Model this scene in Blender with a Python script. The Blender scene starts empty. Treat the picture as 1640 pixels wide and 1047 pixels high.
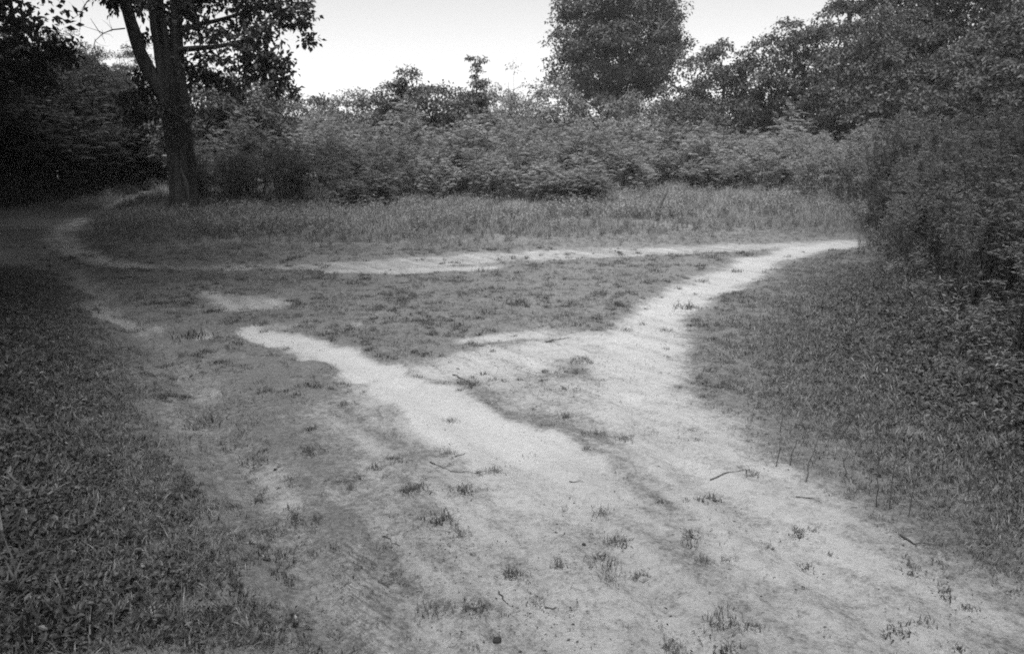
import bpy, math
import numpy as np
from mathutils import Vector

# ------------------------------------------------------------------ camera, sky, sun, exposure
SC = bpy.context.scene
CAM_H, FOC, PITCH = 1.6, 28.0, 12.74
cam_d = bpy.data.cameras.new('camera'); cam_d.lens = FOC; cam_d.sensor_width = 36.0
cam_d.clip_start = 0.05; cam_d.clip_end = 3000
cam = bpy.data.objects.new('camera', cam_d); SC.collection.objects.link(cam)
cam.location = (0, 0, CAM_H); cam.rotation_euler = (math.radians(90 - PITCH), 0, 0)
SC.camera = cam

SUN_EL, SUN_AZ = 62.0, -168.0          # azimuth from +Y, positive to the right
w = bpy.data.worlds.new('World'); SC.world = w; w.use_nodes = True
nt = w.node_tree; nt.nodes.clear()
sky = nt.nodes.new('ShaderNodeTexSky'); sky.sky_type = 'NISHITA'; sky.sun_disc = False
sky.sun_elevation = math.radians(SUN_EL); sky.sun_rotation = math.radians(SUN_AZ)
sky.air_density = 1.0; sky.dust_density = 1.0; sky.ozone_density = 1.0
bw = nt.nodes.new('ShaderNodeRGBToBW'); bg = nt.nodes.new('ShaderNodeBackground'); wo = nt.nodes.new('ShaderNodeOutputWorld')
bg.inputs['Strength'].default_value = 0.05
nt.links.new(sky.outputs[0], bw.inputs[0]); nt.links.new(bw.outputs[0], bg.inputs[0]); nt.links.new(bg.outputs[0], wo.inputs[0])

sun_d = bpy.data.lights.new('sun', 'SUN'); sun_d.energy = 2.7; sun_d.angle = math.radians(40); sun_d.color = (1, 1, 1)
sun = bpy.data.objects.new('sun', sun_d); SC.collection.objects.link(sun)
_e, _a = math.radians(SUN_EL), math.radians(SUN_AZ)
_sd = Vector((math.sin(_a) * math.cos(_e), math.cos(_a) * math.cos(_e), math.sin(_e)))
sun.rotation_euler = _sd.to_track_quat('Z', 'Y').to_euler(); sun.location = (0, 0, 60)

VS = SC.view_settings; SC.display_settings.display_device = 'sRGB'
VS.view_transform = 'Standard'; VS.look = 'None'; VS.gamma = 1.0; VS.use_curve_mapping = False
VS.exposure = 2.0
SC.render.engine = 'CYCLES'
CY = SC.cycles
CY.max_bounces = 6; CY.diffuse_bounces = 3; CY.glossy_bounces = 1; CY.transmission_bounces = 3
CY.transparent_max_bounces = 4; CY.volume_bounces = 1; CY.caustics_reflective = False; CY.caustics_refractive = False
CY.use_denoising = False
CY.filter_width = 1.9
SC.render.use_persistent_data = False

COL = SC.collection
PI = math.pi

# ------------------------------------------------------------------ measuring helpers (photo pixel -> place)
FPX = 1640 * FOC / 36.0
_t = math.radians(PITCH)
def ray(px, py):
    x = (px - 820.0) / FPX; y = (523.5 - py) / FPX
    return np.array([x, math.cos(_t) + y * math.sin(_t), -math.sin(_t) + y * math.cos(_t)])
def gp(px, py, z=0.0):
    d = ray(px, py); k = (z - CAM_H) / d[2]
    return np.array([d[0] * k, d[1] * k])
def at(px, py, Y):
    d = ray(px, py); k = Y / d[1]
    return np.array([d[0] * k, Y, CAM_H + d[2] * k])

# ------------------------------------------------------------------ noise
def _h(ix, iy, s):
    n = (ix.astype(np.int64) * 374761393 + iy.astype(np.int64) * 668265263 + s * 1442695041) & 0x7fffffff
    n = ((n ^ (n >> 13)) * 1274126177) & 0x7fffffff
    n = n ^ (n >> 16)
    return (n & 0xffff) / 65535.0
def vnoise(x, y, s=0):
    ix = np.floor(x); iy = np.floor(y); fx = x - ix; fy = y - iy
    fx = fx * fx * (3 - 2 * fx); fy = fy * fy * (3 - 2 * fy)
    a = _h(ix, iy, s); b = _h(ix + 1, iy, s); c = _h(ix, iy + 1, s); d = _h(ix + 1, iy + 1, s)
    return (a * (1 - fx) + b * fx) * (1 - fy) + (c * (1 - fx) + d * fx) * fy
def fbm(x, y, s=0, o=4):
    v = 0; a = 0.5; t = 0
    for k in range(o):
        v = v + a * vnoise(x, y, s + k * 17); t += a; a *= 0.5; x = x * 2.03; y = y * 2.03
    return v / t
def sstep(a, b, x):
    t = np.clip((x - a) / (b - a), 0, 1); return t * t * (3 - 2 * t)

# ------------------------------------------------------------------ object helpers
def tag(o, label=None, cat=None, group=None, kind=None):
    if label: o['label'] = label
    if cat: o['category'] = cat
    if group: o['group'] = group
    if kind: o['kind'] = kind
    return o
def empty(name, loc=(0, 0, 0), rz=0.0, sc=1.0):
    o = bpy.data.objects.new(name, None); COL.objects.link(o); o.empty_display_size = 0.3
    o.location = loc; o.rotation_euler = (0, 0, rz); o.scale = (sc, sc, sc)
    return o
def obj(name, me, parent=None, link=True):
    o = bpy.data.objects.new(name, me)
    if link: COL.objects.link(o)
    if parent is not None: o.parent = parent
    return o
def copy_tree(o, parent=None):
    c = o.copy(); COL.objects.link(c)
    if parent is not None: c.parent = parent
    for ch in [k for k in o.children]: copy_tree(ch, c)
    return c

class MB:
    """collects vertices and faces (triangles or quads) with a tone per face"""
    def __init__(s): s.v = []; s.f3 = []; s.f4 = []; s.t3 = []; s.t4 = []; s.n = 0
    def add(s, v, f, tone):
        v = np.asarray(v, float).reshape(-1, 3); f = np.asarray(f, np.int64)
        tone = np.broadcast_to(np.asarray(tone, float), (len(f),))
        if f.shape[1] == 3: s.f3.append(f + s.n); s.t3.append(tone)
        else: s.f4.append(f + s.n); s.t4.append(tone)
        s.v.append(v); s.n += len(v)
    def mesh(s, name, mats, smooth=False):
        me = bpy.data.meshes.new(name)
        v = np.concatenate(s.v) if s.v else np.zeros((0, 3))
        f3 = np.concatenate(s.f3) if s.f3 else np.zeros((0, 3), np.int64)
        f4 = np.concatenate(s.f4) if s.f4 else np.zeros((0, 4), np.int64)
        me.vertices.add(len(v)); me.vertices.foreach_set('co', v.astype(np.float32).ravel())
        nl = f3.size + f4.size; npol = len(f3) + len(f4)
        me.loops.add(nl); me.polygons.add(npol)
        me.loops.foreach_set('vertex_index', np.concatenate([f3.ravel(), f4.ravel()]).astype(np.int32))
        st = np.concatenate([np.arange(len(f3)) * 3, f3.size + np.arange(len(f4)) * 4]).astype(np.int32)
        me.polygons.foreach_set('loop_start', st)
        me.polygons.foreach_set('use_smooth', np.full(npol, smooth))
        tn = np.concatenate([np.concatenate(s.t3) if s.t3 else np.zeros(0), np.concatenate(s.t4) if s.t4 else np.zeros(0)])
        me.update(calc_edges=True)
        a = me.attributes.new('tone', 'FLOAT', 'FACE'); a.data.foreach_set('value', tn.astype(np.float32))
        for m in (mats if isinstance(mats, (list, tuple)) else [mats]): me.materials.append(m)
        me.validate()
        return me

def nrm(a): return a / np.maximum(np.linalg.norm(a, axis=-1, keepdims=True), 1e-9)

def add_leaves(mb, P, A, N, L, W, tone, fold=0.15):
    """rhombic folded leaves: base P, axis A, normal N"""
    n = len(P); A = nrm(A); S = nrm(np.cross(A, N)); N = np.cross(S, A)
    L = np.broadcast_to(L, (n,))[:, None]; W = np.broadcast_to(W, (n,))[:, None]
    m = P + A * L * 0.45
    v = np.stack([P, m + S * W * .5 + N * W * fold, P + A * L - N * L * 0.12, m - S * W * .5 + N * W * fold], 1)
    f = np.arange(n * 4).reshape(n, 4)
    mb.add(v.reshape(-1, 3), f, tone)

def add_leaf6(mb, P, A, N, L, W, tone, droop=0.25):
    """rounder near leaves: two strips round a sunken midrib"""
    n = len(P); A = nrm(A); S = nrm(np.cross(A, N)); N = np.cross(S, A)
    L = np.broadcast_to(L, (n,))[:, None]; W = np.broadcast_to(W, (n,))[:, None]
    def pt(t, s, u): return P + A * L * t + S * W * s + N * (W * u - L * droop * t * t)
    v = np.stack([pt(0, 0, 0), pt(.33, .46, .12), pt(.33, 0, 0), pt(.33, -.46, .12),
                  pt(.7, .38, .1), pt(.7, 0, 0), pt(.7, -.38, .1), pt(1, 0, 0)], 1)
    b = (np.arange(n) * 8)[:, None]
    tris = np.concatenate([b + np.array([[0, 1, 2]]), b + np.array([[0, 2, 3]]), b + np.array([[4, 7, 5]]), b + np.array([[5, 7, 6]])])
    quads = np.concatenate([b + np.array([[1, 4, 5, 2]]), b + np.array([[2, 5, 6, 3]])])
    tone = np.broadcast_to(tone, (n,))
    base = mb.n
    mb.add(v.reshape(-1, 3), tris, np.tile(tone, 4))
    mb.f4.append(quads + base); mb.t4.append(np.tile(tone, 2))

def add_blades(mb, P, A, L, W, bend, tone):
    """grass blades: base P, horizontal lean direction A (xy), length, width, bend 0..1.5"""
    n = len(P); A = np.concatenate([A, np.zeros((n, 1))], 1); A = nrm(A)
    S = np.stack([-A[:, 1], A[:, 0], np.zeros(n)], 1)
    L = np.broadcast_to(L, (n,))[:, None]; W = np.broadcast_to(W, (n,))[:, None]; bend = np.broadcast_to(bend, (n,))[:, None]
    Z = np.array([[0, 0, 1.0]])
    a0 = bend * 0.35; a1 = bend
    m = P + (A * np.sin(a0) + Z * np.cos(a0)) * L * .5
    t = m + (A * np.sin(a1) + Z * np.cos(a1)) * L * .5
    v = np.stack([P - S * W * .4, P + S * W * .4, m + S * W * .5, m - S * W * .5, t], 1)
    b = (np.arange(n) * 5)[:, None]; base = mb.n
    mb.add(v.reshape(-1, 3), b + np.array([[3, 2, 4]]), tone)
    mb.f4.append(b + np.array([[0, 1, 2, 3]]) + base); mb.t4.append(np.broadcast_to(tone, (n,)))

def add_tube(mb, pts, rad, sides=6, tone=1.0, rough=0.0, rng=None, cap=True):
    pts = np.asarray(pts, float); rad = np.asarray(rad, float); k = len(pts)
    T = nrm(np.gradient(pts, axis=0))
    ref = np.array([0.31, 0.95, 0.0]) if abs(T[0, 2]) > 0.7 else np.array([0, 0, 1.0])
    U = nrm(np.cross(T, ref)); V = np.cross(T, U)
    an = np.arange(sides) * 2 * PI / sides
    r = rad[:, None] * (1 + (rng.normal(0, rough, (k, sides)) if rough else 0))
    ring = pts[:, None, :] + (U[:, None, :] * np.cos(an)[None, :, None] + V[:, None, :] * np.sin(an)[None, :, None]) * r[:, :, None]
    i = np.arange(k - 1)[:, None] * sides; j = np.arange(sides)[None, :]; j2 = (j + 1) % sides
    f = np.stack([i + j, i + j2, i + sides + j2, i + sides + j], -1).reshape(-1, 4)
    mb.add(ring.reshape(-1, 3), f, tone)

def curve(p0, p1, n=6, sag=0.0, jit=0.0, rng=None, up0=None):
    """points from p0 to p1; up0 bends the start"""
    t = np.linspace(0, 1, n)[:, None]; p0 = np.asarray(p0, float); p1 = np.asarray(p1, float)
    if up0 is None: c = (p0 + p1) / 2 + np.array([0, 0, sag])
    else: c = np.asarray(up0, float)
    p = (1 - t) ** 2 * p0 + 2 * t * (1 - t) * c + t * t * p1
    if jit and rng is not None: p[1:-1] += rng.normal(0, jit, (n - 2, 3))
    return p

# ------------------------------------------------------------------ materials (the film is black and white, so every colour is a grey)
def new_mat(name):
    m = bpy.data.materials.new(name); m.use_nodes = True; n = m.node_tree; n.nodes.clear()
    return m, n.nodes, n.links
def grey(v): return (v, v, v, 1)
def leaf_mat(name, alb, trans=0.35, rough=0.5, spec=0.3, var=0.35):
    m, N, L = new_mat(name)
    at_ = N.new('ShaderNodeAttribute'); at_.attribute_name = 'tone'
    oi = N.new('ShaderNodeObjectInfo')
    r = N.new('ShaderNodeMapRange'); r.inputs['To Min'].default_value = 1 - var; r.inputs['To Max'].default_value = 1 + var
    L.new(oi.outputs['Random'], r.inputs['Value'])
    mu = N.new('ShaderNodeMath'); mu.operation = 'MULTIPLY'; L.new(at_.outputs['Fac'], mu.inputs[0]); L.new(r.outputs[0], mu.inputs[1])
    m2 = N.new('ShaderNodeMath'); m2.operation = 'MULTIPLY'; L.new(mu.outputs[0], m2.inputs[0]); m2.inputs[1].default_value = alb
    cc = N.new('ShaderNodeCombineColor')
    for k in range(3): L.new(m2.outputs[0], cc.inputs[k])
    p = N.new('ShaderNodeBsdfPrincipled'); p.inputs['Roughness'].default_value = rough; p.inputs['Specular IOR Level'].default_value = spec
    L.new(cc.outputs[0], p.inputs['Base Color'])
    t = N.new('ShaderNodeBsdfTranslucent'); L.new(cc.outputs[0], t.inputs['Color'])
    mx = N.new('ShaderNodeMixShader'); mx.inputs[0].default_value = trans
    L.new(p.outputs[0], mx.inputs[1]); L.new(t.outputs[0], mx.inputs[2])
    o = N.new('ShaderNodeOutputMaterial'); L.new(mx.outputs[0], o.inputs[0])
    return m
def bark_mat(name, lo, hi, scale=9.0, stretch=0.12, bump=0.6):
    m, N, L = new_mat(name)
    tc = N.new('ShaderNodeTexCoord'); mp = N.new('ShaderNodeMapping'); mp.inputs['Scale'].default_value = (1, 1, stretch)
    L.new(tc.outputs['Object'], mp.inputs[0])
    n1 = N.new('ShaderNodeTexNoise'); n1.inputs['Scale'].default_value = scale; n1.inputs['Detail'].default_value = 5; n1.inputs['Distortion'].default_value = .6
    L.new(mp.outputs[0], n1.inputs['Vector'])
    cr = N.new('ShaderNodeValToRGB'); cr.color_ramp.elements[0].position = .36; cr.color_ramp.elements[1].position = .68
    cr.color_ramp.elements[0].color = grey(lo); cr.color_ramp.elements[1].color = grey(hi)
    L.new(n1.outputs['Fac'], cr.inputs[0])
    b = N.new('ShaderNodeBump'); b.inputs['Strength'].default_value = bump; b.inputs['Distance'].default_value = .03
    L.new(n1.outputs['Fac'], b.inputs['Height'])
    p = N.new('ShaderNodeBsdfPrincipled'); p.inputs['Roughness'].default_value = .9; p.inputs['Specular IOR Level'].default_value = .15
    L.new(cr.outputs[0], p.inputs['Base Color']); L.new(b.outputs[0], p.inputs['Normal'])
    o = N.new('ShaderNodeOutputMaterial'); L.new(p.outputs[0], o.inputs[0])
    return m
M_OAK = leaf_mat('oak_leaf', .045, .25, .5, .3, .1)
M_WOOD = leaf_mat('woodland_leaf', .04, .3, .55, .25, .15)
M_TREE = leaf_mat('tree_leaf', .06, .35, .5, .3, .12)
M_SHRUB = leaf_mat('shrub_leaf', .165, .35, .55, .25, .28)
M_WEED = leaf_mat('weed_leaf', .175, .35, .55, .25, .18)
M_GRASS = leaf_mat('grass_blade', .15, .3, .55, .25, .3)
M_LOW = leaf_mat('low_leaf', .068, .25, .45, .35, .35)
M_STRAW = leaf_mat('dead_straw', .17, .15, .7, .2, .4)
M_LITTER = leaf_mat('litter', .055, .05, .8, .1, .5)
M_BARK = bark_mat('oak_bark', .018, .05)
M_BARK2 = bark_mat('grey_bark', .04, .11, 14)
M_STEM = bark_mat('weed_stem', .035, .075, 30, .3, .2)
M_TWIG = bark_mat('dead_twig', .04, .10, 40, .3, .3)
M_SCAR = bark_mat('bare_wood', .05, .13, 16, .1, .3)
M_STONE = bark_mat('dark_stone', .02, .05, 30, 1, .4)

# ------------------------------------------------------------------ the sandy tracks, measured on the photograph and laid on the ground
# every stroke: (strength, softness in metres, [(px, py, half width in metres), ...])
STROKES = {
 'main': [
  (.68, .35, [(350, 470, .10), (378, 484, .20), (400, 490, .24), (418, 495, .08)]),
  (1.0, .16, [(418, 523, .03), (445, 534, .12), (500, 556, .17), (560, 580, .17), (620, 607, .20), (690, 640, .26), (745, 668, .34), (800, 700, .36), (870, 770, .36, .8), (950, 860, .36, .65)]),
  (.68, .4, [(560, 600, .08), (640, 640, .15), (720, 690, .30), (790, 740, .45), (850, 800, .45), (900, 880, .45), (960, 980, .45), (1000, 1090, .5)]),
  (.6, .35, [(700, 900, .20), (740, 960, .3), (760, 1080, .4)]),
  (.6, .2, [(450, 521, .04), (470, 523, .04)]), (.5, .2, [(545, 523, .05), (562, 523, .05)]),
  (.75, .25, [(330, 525, .03), (345, 535, .06)]),
 ],
 'right': [
  (.84, .45, [(1380, 386, .25), (1290, 396, .28), (1230, 412, .28), (1170, 435, .25), (1105, 465, .24), (1065, 490, .24), (1045, 515, .26), (1030, 545, .34), (1020, 590, .32), (1020, 640, .28, .9), (1070, 700, .28, .8), (1160, 770, .28, .72)]),
  (.76, .6, [(1010, 600, .30), (1030, 660, .30), (1090, 720, .32), (1180, 790, .36), (1280, 860, .42), (1400, 940, .5, .9), (1540, 1020, .55, .75), (1640, 1090, .5, .7)]),  # weaker toward the near right, corner darkening painted into the sand tone
  (.76, .4, [(765, 547, .05), (820, 540, .12), (870, 536, .10)]),
  (.78, .5, [(690, 588, .12), (790, 582, .25), (880, 568, .3), (960, 548, .3)]),
  (.66, .5, [(770, 605, .12), (860, 622, .24), (960, 640, .34)]),
  (.62, .6, [(1000, 790, .15), (1080, 830, .4), (1200, 920, .6), (1320, 1020, .6), (1380, 1090, .6)]),
  (.6, .5, [(1130, 900, .3), (1180, 1000, .4), (1200, 1090, .4)]),
 ],
 'far': [
  (.62, .55, [(1380, 385, .25), (1200, 392, .35), (1000, 402, .45), (800, 412, .5), (600, 420, .45), (450, 424, .25), (330, 427, .12)]),
  (.7, .35, [(550, 431, .15), (650, 430, .2), (780, 427, .15)]),
  (.55, .3, [(340, 427, .15), (230, 424, .25), (170, 420, .25)]),
  (.75, .25, [(235, 424, .2), (170, 414, .2), (120, 396, .22), (95, 380, .25), (103, 362, .2), (130, 350, .18)]),
  (.38, .4, [(130, 348, .15), (190, 330, .3), (215, 318, .4), (240, 306, .4)]),
 ],
 'left': [
  (.35, .4, [(0, 388, .2), (60, 402, .2), (110, 425, .2), (140, 446, .2)]),
  (.60, .25, [(120, 430, .1), (150, 452, .1), (180, 482, .10), (205, 515, .12), (215, 528, .12)]),
  (.44, .2, [(218, 530, .12), (255, 560, .15), (300, 600, .16), (330, 650, .16), (355, 700, .16), (395, 760, .18)]),
  (.6, .25, [(425, 745, .05), (436, 775, .09), (446, 795, .07)]), (.5, .2, [(500, 795, .05), (515, 805, .05)]),
  (.65, .15, [(560, 690, .05), (562, 745, .06)]),
  (.40, .22, [(400, 770, .08), (440, 830, .12), (480, 900, .14), (520, 970, .14), (560, 1050, .14)]),
  (.52, .3, [(560, 860, .12), (600, 920, .18), (640, 1000, .22), (680, 1090, .25)]),
  (.52, .5, [(540, 640, .1), (580, 700, .25), (630, 780, .3), (680, 850, .3)]),
 ],
}
_ST = []
for _nm, _l in STROKES.items():
    for s_, so_, pts in _l:
        _ST.append((_nm, s_, so_, np.array([[*gp(q[0], q[1]), q[2], q[3] if len(q) > 3 else 1.0] for q in pts])))

def sand_field(x, y):
    """strength 0..1, distance to the nearest sand edge, index of the governing track"""
    S = np.zeros_like(x); D = np.full_like(x, 50.0); best = np.full(x.shape, -1)
    wx = x + (fbm(x * 1.3, y * 1.3, 5) - .5) * .5 + (fbm(x * 6, y * 6, 7) - .5) * .14
    wy = y + (fbm(x * 1.3, y * 1.3, 6) - .5) * .4 + (fbm(x * 6, y * 6, 8) - .5) * .14
    names = list(STROKES)
    for nm, s_, so_, P in _ST:
        for a, b in zip(P[:-1], P[1:]):
            d = b[:2] - a[:2]; l2 = (d ** 2).sum() + 1e-9
            t = np.clip(((wx - a[0]) * d[0] + (wy - a[1]) * d[1]) / l2, 0, 1)
            dist = np.hypot(wx - a[0] - t * d[0], wy - a[1] - t * d[1]) - (a[2] + (b[2] - a[2]) * t)
            v = s_ * (a[3] + (b[3] - a[3]) * t) * (1 - sstep(-so_ * .25, so_ * .9, dist))
            m = v > S; S = np.where(m, v, S); best = np.where(m, names.index(nm), best)
            D = np.minimum(D, dist)
    return S, D, best

def in_poly(x, y, poly):
    c = np.zeros(x.shape, bool); n = len(poly); j = n - 1
    for i in range(n):
        xi, yi = poly[i]; xj, yj = poly[j]
        c ^= ((yi > y) != (yj > y)) & (x < (xj - xi) * (y - yi) / (yj - yi + 1e-12) + xi)
        j = i
    return c

RUT = np.array([gp(*p) for p in ((150, 452), (215, 528), (300, 600), (340, 670), (395, 760), (480, 900), (540, 1010))])
def rut_depth(x, y):
    D = np.full_like(x, 9.0)
    for a, b in zip(RUT[:-1], RUT[1:]):
        d = b - a; t = np.clip(((x - a[0]) * d[0] + (y - a[1]) * d[1]) / (d @ d), 0, 1)
        D = np.minimum(D, np.hypot(x - a[0] - t * d[0], y - a[1] - t * d[1]))
    return D
def seg_dist(x, y, L_):
    D = np.full_like(x, 9.0)
    for a, b in zip(L_[:-1], L_[1:]):
        d = b - a; t = np.clip(((x - a[0]) * d[0] + (y - a[1]) * d[1]) / (d @ d), 0, 1)
        D = np.minimum(D, np.hypot(x - a[0] - t * d[0], y - a[1] - t * d[1]))
    return D
RUTS2 = [np.array([gp(*p) for p in q]) for q in (((640, 615), (760, 680), (900, 790), (1030, 920), (1130, 1060)), ((1010, 640), (1080, 720), (1210, 830), (1380, 960), (1480, 1060)), ((600, 860), (660, 960), (700, 1060)))]
def height(x, y, S=None):
    x = np.asarray(x, float); y = np.asarray(y, float)
    if S is None: S = sand_field(x, y)[0]
    r = np.hypot(x, y)
    z = (fbm(x * .35, y * .35, 31) - .5) * .10 * sstep(2, 6, r) + (fbm(x * 2.2, y * 2.2, 33) - .5) * .035 + (fbm(x * 7, y * 7, 35, 3) - .5) * .026 * (1 - .45 * S)
    z = z - .03 * S - .045 * np.exp(-(rut_depth(x, y) / .13) ** 2)
    for q in RUTS2:
        z = z - .022 * np.exp(-(seg_dist(x, y, q) / .09) ** 2) + .010 * np.exp(-((seg_dist(x, y, q) - .17) / .06) ** 2)
    return z

def axis(lo, hi, near0, near1, fine, grow):
    a = list(np.arange(near0, near1, fine)); s = fine; v = a[-1]
    while v < hi: s *= grow; v += s; a.append(v)
    s = fine; v = a[0]; b = []
    while v > lo: s *= grow; v -= s; b.append(v)
    return np.array(b[::-1] + a)
XS = axis(-400, 400, -4.2, 5.2, .04, 1.06); YS = axis(-60, 900, 2.2, 9.5, .035, 1.05)
gx, gy = np.meshgrid(XS, YS); shp = gx.shape
fx, fy = gx.ravel(), gy.ravel()
Sg, Dg, Bg = sand_field(fx, fy)
zg = height(fx, fy, Sg)
LEFT = [gp(*p) for p in ((-100, 425), (70, 425), (150, 470), (205, 545), (270, 690), (370, 850), (495, 960), (570, 1130))] + [np.array([-6, 1.5]), np.array([-20, 5]), np.array([-20, 12])]
RIGHT = [gp(*p) for p in ((1385, 396), (1250, 420), (1120, 480), (1085, 540), (1085, 620), (1140, 700), (1260, 785), (1420, 870), (1640, 985), (1800, 1090))] + [np.array([9, 2.0]), np.array([12, 12.4])]
ISLE = [gp(*p) for p in ((330, 436), (700, 436), (1160, 415), (1050, 488), (760, 540), (680, 570), (420, 505))]
def pdist(x, y, poly, closed_n):
    D = np.full(x.shape, 99.0)
    for a, b in zip(poly[:closed_n - 1], poly[1:closed_n]):
        d = b - a; t = np.clip(((x - a[0]) * d[0] + (y - a[1]) * d[1]) / (d @ d), 0, 1); D = np.minimum(D, np.hypot(x - a[0] - t * d[0], y - a[1] - t * d[1]))
    return np.where(in_poly(x, y, poly), D, -D)
# the trampled ground between the verges is thinly grassed, sand showing through
_verge = np.maximum(pdist(fx, fy, LEFT, 8), pdist(fx, fy, RIGHT, 10))
Sa = np.maximum(Sg, .26 * (1 - sstep(-.6, .2, _verge)) * (1 - sstep(11, 13.5, fy)) * (.55 + .9 * fbm(fx * .9, fy * .9, 91)))
TREAD = gp(575, 960)
tread = np.exp(-(((fx - TREAD[0]) + (fy - TREAD[1]) * .35) / .10) ** 2 - ((fy - TREAD[1]) / .45) ** 2)

def ground_material():
    m, N, L = new_mat('sandy_ground')
    def val(n): 
        a = N.new('ShaderNodeAttribute'); a.attribute_name = n; return a.outputs['Fac']
    def noise(sc, det=4, rough=.55, dist=0):
        t = N.new('ShaderNodeTexNoise'); t.inputs['Scale'].default_value = sc; t.inputs['Detail'].default_value = det
        t.inputs['Roughness'].default_value = rough; t.inputs['Distortion'].default_value = dist
        L.new(geo, t.inputs['Vector']); return t.outputs['Fac']
    def math_(op, a, b=None, c=None):
        t = N.new('ShaderNodeMath'); t.operation = op
        for k, q in enumerate((a, b, c)):
            if q is None: continue
            if isinstance(q, (int, float)): t.inputs[k].default_value = q
            else: L.new(q, t.inputs[k])
        return t.outputs[0]
    def rng_(v, a, b, c, d):
        t = N.new('ShaderNodeMapRange'); t.interpolation_type = 'SMOOTHSTEP'
        L.new(v, t.inputs[0]); t.inputs[1].default_value = a; t.inputs[2].default_value = b; t.inputs[3].default_value = c; t.inputs[4].default_value = d
        return t.outputs[0]
    geo = N.new('ShaderNodeNewGeometry').outputs['Position']
    sand = val('sand')
    n1 = noise(5, 6, .65); n2 = noise(28, 5, .65); n3 = noise(120, 3, .6); n4 = noise(1.1, 4); n5 = noise(380, 2); n6 = noise(75, 6, .75); n7 = noise(14, 6, .75)
    # sand cover: strength roughened by noise
    mix = math_('ADD', sand, math_('MULTIPLY', math_('SUBTRACT', n1, .5), .6))
    mix = math_('ADD', mix, math_('MULTIPLY', math_('SUBTRACT', n2, .5), .45))
    mix = math_('ADD', mix, math_('MULTIPLY', math_('SUBTRACT', n6, .5), .95))
    mix = math_('ADD', mix, math_('MULTIPLY', math_('SUBTRACT', n7, .5), .45))
    # wear running lengthwise along the tracks
    mpg = N.new('ShaderNodeMapping'); mpg.inputs['Rotation'].default_value = (0, 0, math.radians(55)); mpg.inputs['Scale'].default_value = (.8, 6.5, 1)
    mpp = N.new('ShaderNodeMapping'); mpp.inputs['Rotation'].default_value = (0, 0, math.radians(55))
    L.new(geo, mpp.inputs[0]); mpg.inputs['Rotation'].default_value = (0, 0, 0); L.new(mpp.outputs[0], mpg.inputs[0])
    ns = N.new('ShaderNodeTexNoise'); ns.inputs['Scale'].default_value = 1.0; ns.inputs['Detail'].default_value = 6; ns.inputs['Roughness'].default_value = .65; L.new(mpg.outputs[0], ns.inputs['Vector'])
    streak = ns.outputs['Fac']
    mix = math_('ADD', mix, math_('MULTIPLY', math_('SUBTRACT', streak, .5), .9))
    cover = rng_(mix, .25, .85, 0, 1)
    # sand colour: pale, slightly mottled and gritty
    sc = math_('ADD', math_('ADD', .13, math_('MULTIPLY', sand, .24)), math_('MULTIPLY', math_('SUBTRACT', n4, .5), .14))
    sc = math_('ADD', sc, math_('MULTIPLY', math_('SUBTRACT', n2, .5), .13))
    sc = math_('ADD', sc, math_('MULTIPLY', math_('SUBTRACT', n3, .5), .16))
    sc = math_('ADD', sc, math_('MULTIPLY', math_('SUBTRACT', n5, .5), .12))
    sc = math_('ADD', sc, math_('MULTIPLY', math_('SUBTRACT', streak, .5), .12))
    # soil under the grass: darker, with rotted litter
    so = math_('ADD', .125, math_('MULTIPLY', math_('SUBTRACT', n2, .5), .20))
    so = math_('ADD', so, math_('MULTIPLY', math_('SUBTRACT', n6, .5), .26))
    so = math_('ADD', so, math_('MULTIPLY', math_('SUBTRACT', n4, .5), .06))
    so = math_('MAXIMUM', so, .03)
    # fine dark crumbs of litter
    vo = N.new('ShaderNodeTexVoronoi'); vo.inputs['Scale'].default_value = 55; L.new(geo, vo.inputs['Vector'])
    crumbs = math_('MULTIPLY', rng_(vo.outputs['Distance'], .10, .22, 1, 0), rng_(noise(9, 5, .7), .47, .60, 0, .8))
    mx = N.new('ShaderNodeMix'); mx.data_type = 'FLOAT'; L.new(cover, mx.inputs[0]); L.new(so, mx.inputs[2]); L.new(sc, mx.inputs[3])
    colv = math_('MULTIPLY', mx.outputs[0], math_('SUBTRACT', 1, crumbs))
    cc = N.new('ShaderNodeCombineColor')
    for k in range(3): L.new(colv, cc.inputs[k])
    p = N.new('ShaderNodeBsdfPrincipled'); L.new(cc.outputs[0], p.inputs['Base Color'])
    p.inputs['Roughness'].default_value = .85; p.inputs['Specular IOR Level'].default_value = .2
    wv = N.new('ShaderNodeTexWave'); wv.inputs['Scale'].default_value = 14; wv.inputs['Distortion'].default_value = 5; wv.inputs['Detail'].default_value = 3
    wv.bands_direction = 'DIAGONAL'; L.new(geo, wv.inputs['Vector'])
    h = math_('ADD', math_('MULTIPLY', n2, .9), math_('MULTIPLY', n3, .45))
    h = math_('ADD', h, math_('MULTIPLY', n5, .15))
    h = math_('ADD', h, math_('MULTIPLY', math_('MULTIPLY', wv.outputs['Fac'], val('tread')), .8))
    b = N.new('ShaderNodeBump'); b.inputs['Strength'].default_value = .9; b.inputs['Distance'].default_value = .02
    L.new(h, b.inputs['Height']); L.new(b.outputs[0], p.inputs['Normal'])
    o = N.new('ShaderNodeOutputMaterial'); L.new(p.outputs[0], o.inputs[0])
    return m
M_GROUND = ground_material()

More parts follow.
